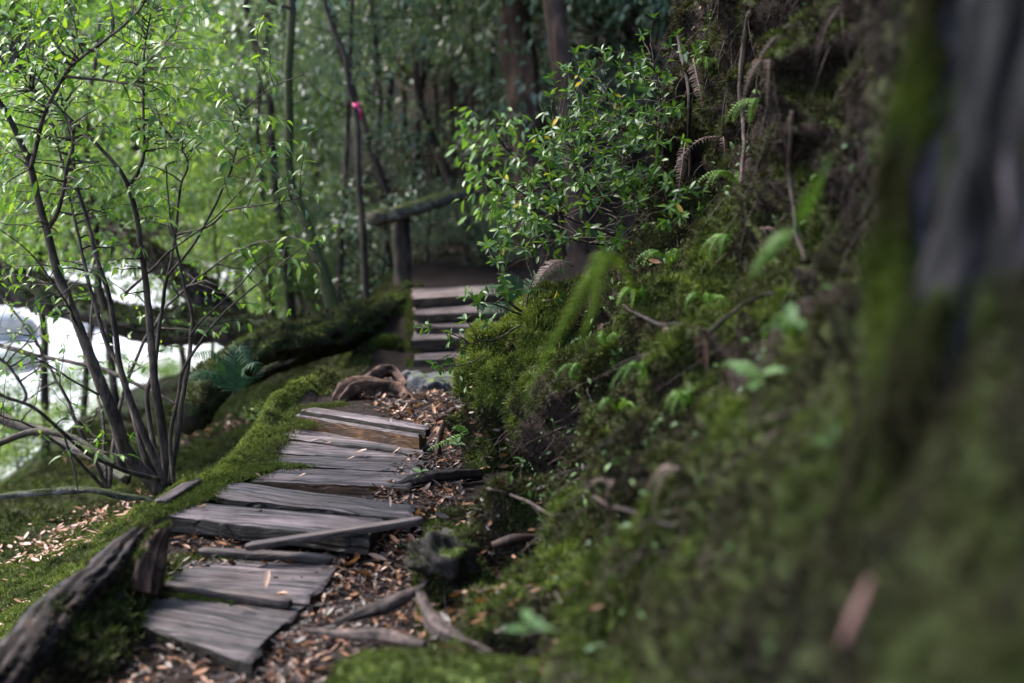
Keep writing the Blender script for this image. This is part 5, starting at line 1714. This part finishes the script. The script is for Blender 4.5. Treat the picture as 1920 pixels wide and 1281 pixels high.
def gp(px, d):
    """ground point in the vertical plane of a pixel column at distance d"""
    x = (px - 960) / FPX * d
    z = float(gz(np.array([x]), np.array([d]))[0])
    return np.array([x, d, z])


# slender trunks one can tell apart
for px, d, tr, rad, mat, lb in [
    (705, 10.6, [(688, 590, 10.8), (682, 400, 10.8), (676, 250, 10.8), (650, 130, 10.8), (605, -20, 10.8), (560, -200, 10.8)], 0.030, 'bark_moss', 'slim tree carrying the pink marker tape behind the handrail'),
    (745, 12.0, [(765, 560, 12), (740, 420, 12), (700, 290, 12), (640, 120, 12), (620, -40, 12), (600, -220, 12)], 0.034, 'bark_moss', 'leaning dark tree directly behind the handrail post'),
    (860, 13.5, [(880, 470, 13.5), (840, 340, 13.5), (800, 240, 13.5), (775, 110, 13.5), (760, -40, 13.5), (740, -200, 13.5)], 0.055, 'bark_moss', 'dark tree leaning left above the handrail'),
    (560, 12.5, [(545, 560, 12.5), (520, 330, 12.5), (500, 180, 12.5), (470, 40, 12.5), (450, -100, 12.5)], 0.045, 'bark_moss', 'dim slender tree left of the pink marker tape'),
    (615, 9.6, [(628, 600, 9.6), (605, 520, 9.6), (585, 460, 9.6), (560, 380, 9.6), (545, 300, 9.6), (540, 100, 9.6)], 0.05, 'log_moss', 'mossy crooked tree rising behind the arching log'),
    (925, 15.0, [(930, 420, 15), (880, 280, 15), (850, 150, 15), (830, 20, 15), (810, -120, 15)], 0.045, 'bark', 'thin dark leaning tree left of the big reddish trunk'),
]:
    g0 = at(*tr[0]); gg = gp(tr[0][0], g0[1])
    tr2 = [(tr[0][0] + 6, tr[0][1] + 60, tr[0][2])] + tr
    tree('slender_tree', gg, 'd', int(rng.integers(0, 3)), 1.0, lb, None, tr2, (rad * 1.1, rad * 0.5), mat, rng.random() * 6, lift=1.9)
V, F = tube([at(664, 195, 10.45), at(669, 200, 10.42), at(674, 195, 10.5)], [0.016, 0.022, 0.016], 8, 10, 0.2, 20, 2, squash=0.5)
mt = empty('marker_tape', at(668, 195, 10.5), 'pink marker tape tied round a slim tree trunk', 'tape')
mk('knot', V, F, M['pink'], mt)
tv = [at(x, y, d) for x, y, d in [(660, 190, 10.45), (676, 193, 10.44), (671, 222, 10.40), (682, 221, 10.42), (668, 210, 10.41), (680, 208, 10.43)]]
P = spline([at(670, 198, 10.44), at(675, 208, 10.40), at(676, 224, 10.43)], 8)
wv = np.array([0.010, 0.004, 0.0])
V = np.vstack([P - wv, P + wv]); k = np.arange(7)
F = np.stack([k, k + 1, k + 9, k + 8], -1)
V = np.vstack([V, V + np.array([0, 0.003, 0])]); F = np.vstack([F, F[:, ::-1] + 16])
mk('tail', V, F, M['pink'], mt)

# two big old trunks
for px, d, rad, tr, mat, lb in [
    (975, 12.4, 0.17, [(1010, 560, 12.4), (995, 300, 12.4), (975, 120, 12.4), (962, -20, 12.4), (940, -500, 12.4), (930, -1000, 12.4)], 'bark_red', 'thick reddish old trunk in the dim forest behind the shrub'),
    (1060, 11.5, 0.10, [(1085, 560, 11.5), (1075, 300, 11.5), (1062, 150, 11.5), (1040, -20, 11.5), (1010, -600, 11.5), (1000, -1100, 11.5)], 'bark_red', 'dark straight trunk right of the thick reddish trunk'),
]:
    g0 = at(*tr[0]); gg = gp(tr[0][0], g0[1])
    tree('old_tree', gg, 't', 1, 1.0, lb, None, [(tr[0][0] + 8, tr[0][1] + 150, d)] + tr, (rad * 1.15, rad * 0.7), mat, rng.random() * 6)

# the big tree's unseen crown, set out over the path to shade the bank
o = bpy.data.objects.new('crown', CR['t', 0][0]); COL.objects.link(o); o.parent = big
o.location = (-1.9, 1.5, -0.7); o.scale = (1.1, 1.1, 1.0)
for k_, q_ in enumerate(CR['t', 0][1][:14]):
    q_ = q_ * np.array([1.1, 1.1, 1.0]) + np.array(o.location) + tb
    a_ = tb + np.array([0, 0, 4.0 + 1.6 * k_ / 14])
    V, F = tube([a_, (a_ + q_) / 2 + np.array([0, 0, 0.3]), q_], [0.07, 0.04, 0.01], 7, 12, 0.15, 5, k_)
    mk('limb', V, F, M['bark'], big)

# understorey that fills the background
lab = {'b': ('bright green understorey tree across the glaring river', 'bright trees across the river'),
       'd': ('dark leaved understorey tree in the dim forest behind', 'dark trees in the forest behind')}
for k in range(7):           # near side of the river, low on the slope
    x = -2.6 - 1.5 * rng.random(); d = 9.5 + 9 * k / 7
    g = np.array([x, d, float(gz(np.array([x]), np.array([d]))[0])])
    tree('riverside_tree', g, 'b', k % 3, 0.75 + 0.3 * rng.random(), 'light green small tree on the near side of the river', 'trees on the near side of the river', None, (0.035, 0.012), 'bark_moss', rng.random() * 6, lift=0.7)
for k in range(9):           # bushes along the water
    x = -3.6 - 1.4 * rng.random(); d = 9.5 + 8 * k / 9
    g = np.array([x, d, float(gz(np.array([x]), np.array([d]))[0]) - 0.3])
    tree('river_bush', g, 'b', k % 3, 0.30 + 0.14 * rng.random(), 'small leafy bush at the edge of the glaring river', 'bushes along the river', None, (0.015, 0.006), 'bark', rng.random() * 6)
for k in range(30):          # far bank of the river
    d = 22 + 22 * rng.random()
    px = -150 + 700 * k / 30
    g = gp(px, d)
    if -12.6 < g[0] < -4.4 and d < 38: g = gp(px, 38 + 8 * rng.random())
    tree('understorey_tree', g, 'b', k % 3, 1.6 + 0.9 * rng.random(), *lab['b'], None, (0.05, 0.015), 'bark_moss', rng.random() * 6)
for k in range(26):          # centre and right: shaded slope
    d = 13 + 15 * (k / 26.0) + rng.random() * 1.2
    px = 540 + 760 * rng.random()
    if 880 < px < 1110 and d < 17: px -= 320
    g = gp(px, d)
    tree('forest_tree', g, 'd', k % 3, 0.8 + 0.4 * rng.random() + 0.03 * (d - 12), *lab['d'], None, (0.05, 0.015), 'bark_moss', rng.random() * 6)
for k in range(14):          # thin bare poles with their leaves high up
    d = 11.5 + 8 * rng.random(); px = 430 + 520 * k / 14 + 20 * rng.random()
    tree('forest_pole', gp(px, d), 'd', k % 3, 0.8, 'thin bare stemmed young tree on the slope behind the handrail', 'thin young trees on the slope', None, (0.03, 0.012), 'bark', rng.random() * 6, lift=1.3)
for k in range(12):          # slope at the upper right
    tree('forest_tree', gp(960 + 380 * k / 12 + 30 * rng.random(), 16.5 + 9 * rng.random()), 'd', k % 3, 1.2 + 0.4 * rng.random(), *lab['d'], None, (0.05, 0.015), 'bark_moss', rng.random() * 6)
for k in range(5):
    tree('forest_tree', gp(1105 + 35 * k, 12.6 + 1.2 * rng.random()), 'd', k % 3, 1.0 + 0.3 * rng.random(), *lab['d'], None, (0.05, 0.015), 'bark_moss', rng.random() * 6)
for px, d in ((800, 12.4), (835, 12.9), (870, 12.2), (905, 12.7), (940, 12.3), (850, 13.6), (895, 13.8), (960, 13.2)):
    tree('forest_bush', gp(px, d) - np.array([0, 0, 0.25]), 'd', int(px) % 3, 0.22 + 0.10 * rng.random(), 'low leafy bush on the shaded slope behind the steps', 'bushes on the slope', None, (0.02, 0.008), 'bark', rng.random() * 6)
# low bushes on the dark slope
for k in range(30):
    d = 11.8 + 11 * rng.random(); px = 400 + 640 * rng.random()
    if d < 13.5 and px > 770: px -= 250
    g = gp(px, d) - np.array([0, 0, 0.45])
    tree('forest_bush', g, 'd' if px > 560 else 'b', k % 3, 0.45 + 0.3 * rng.random(), 'low leafy bush on the shaded slope behind the steps', 'bushes on the slope', None, (0.02, 0.008), 'bark', rng.random() * 6)
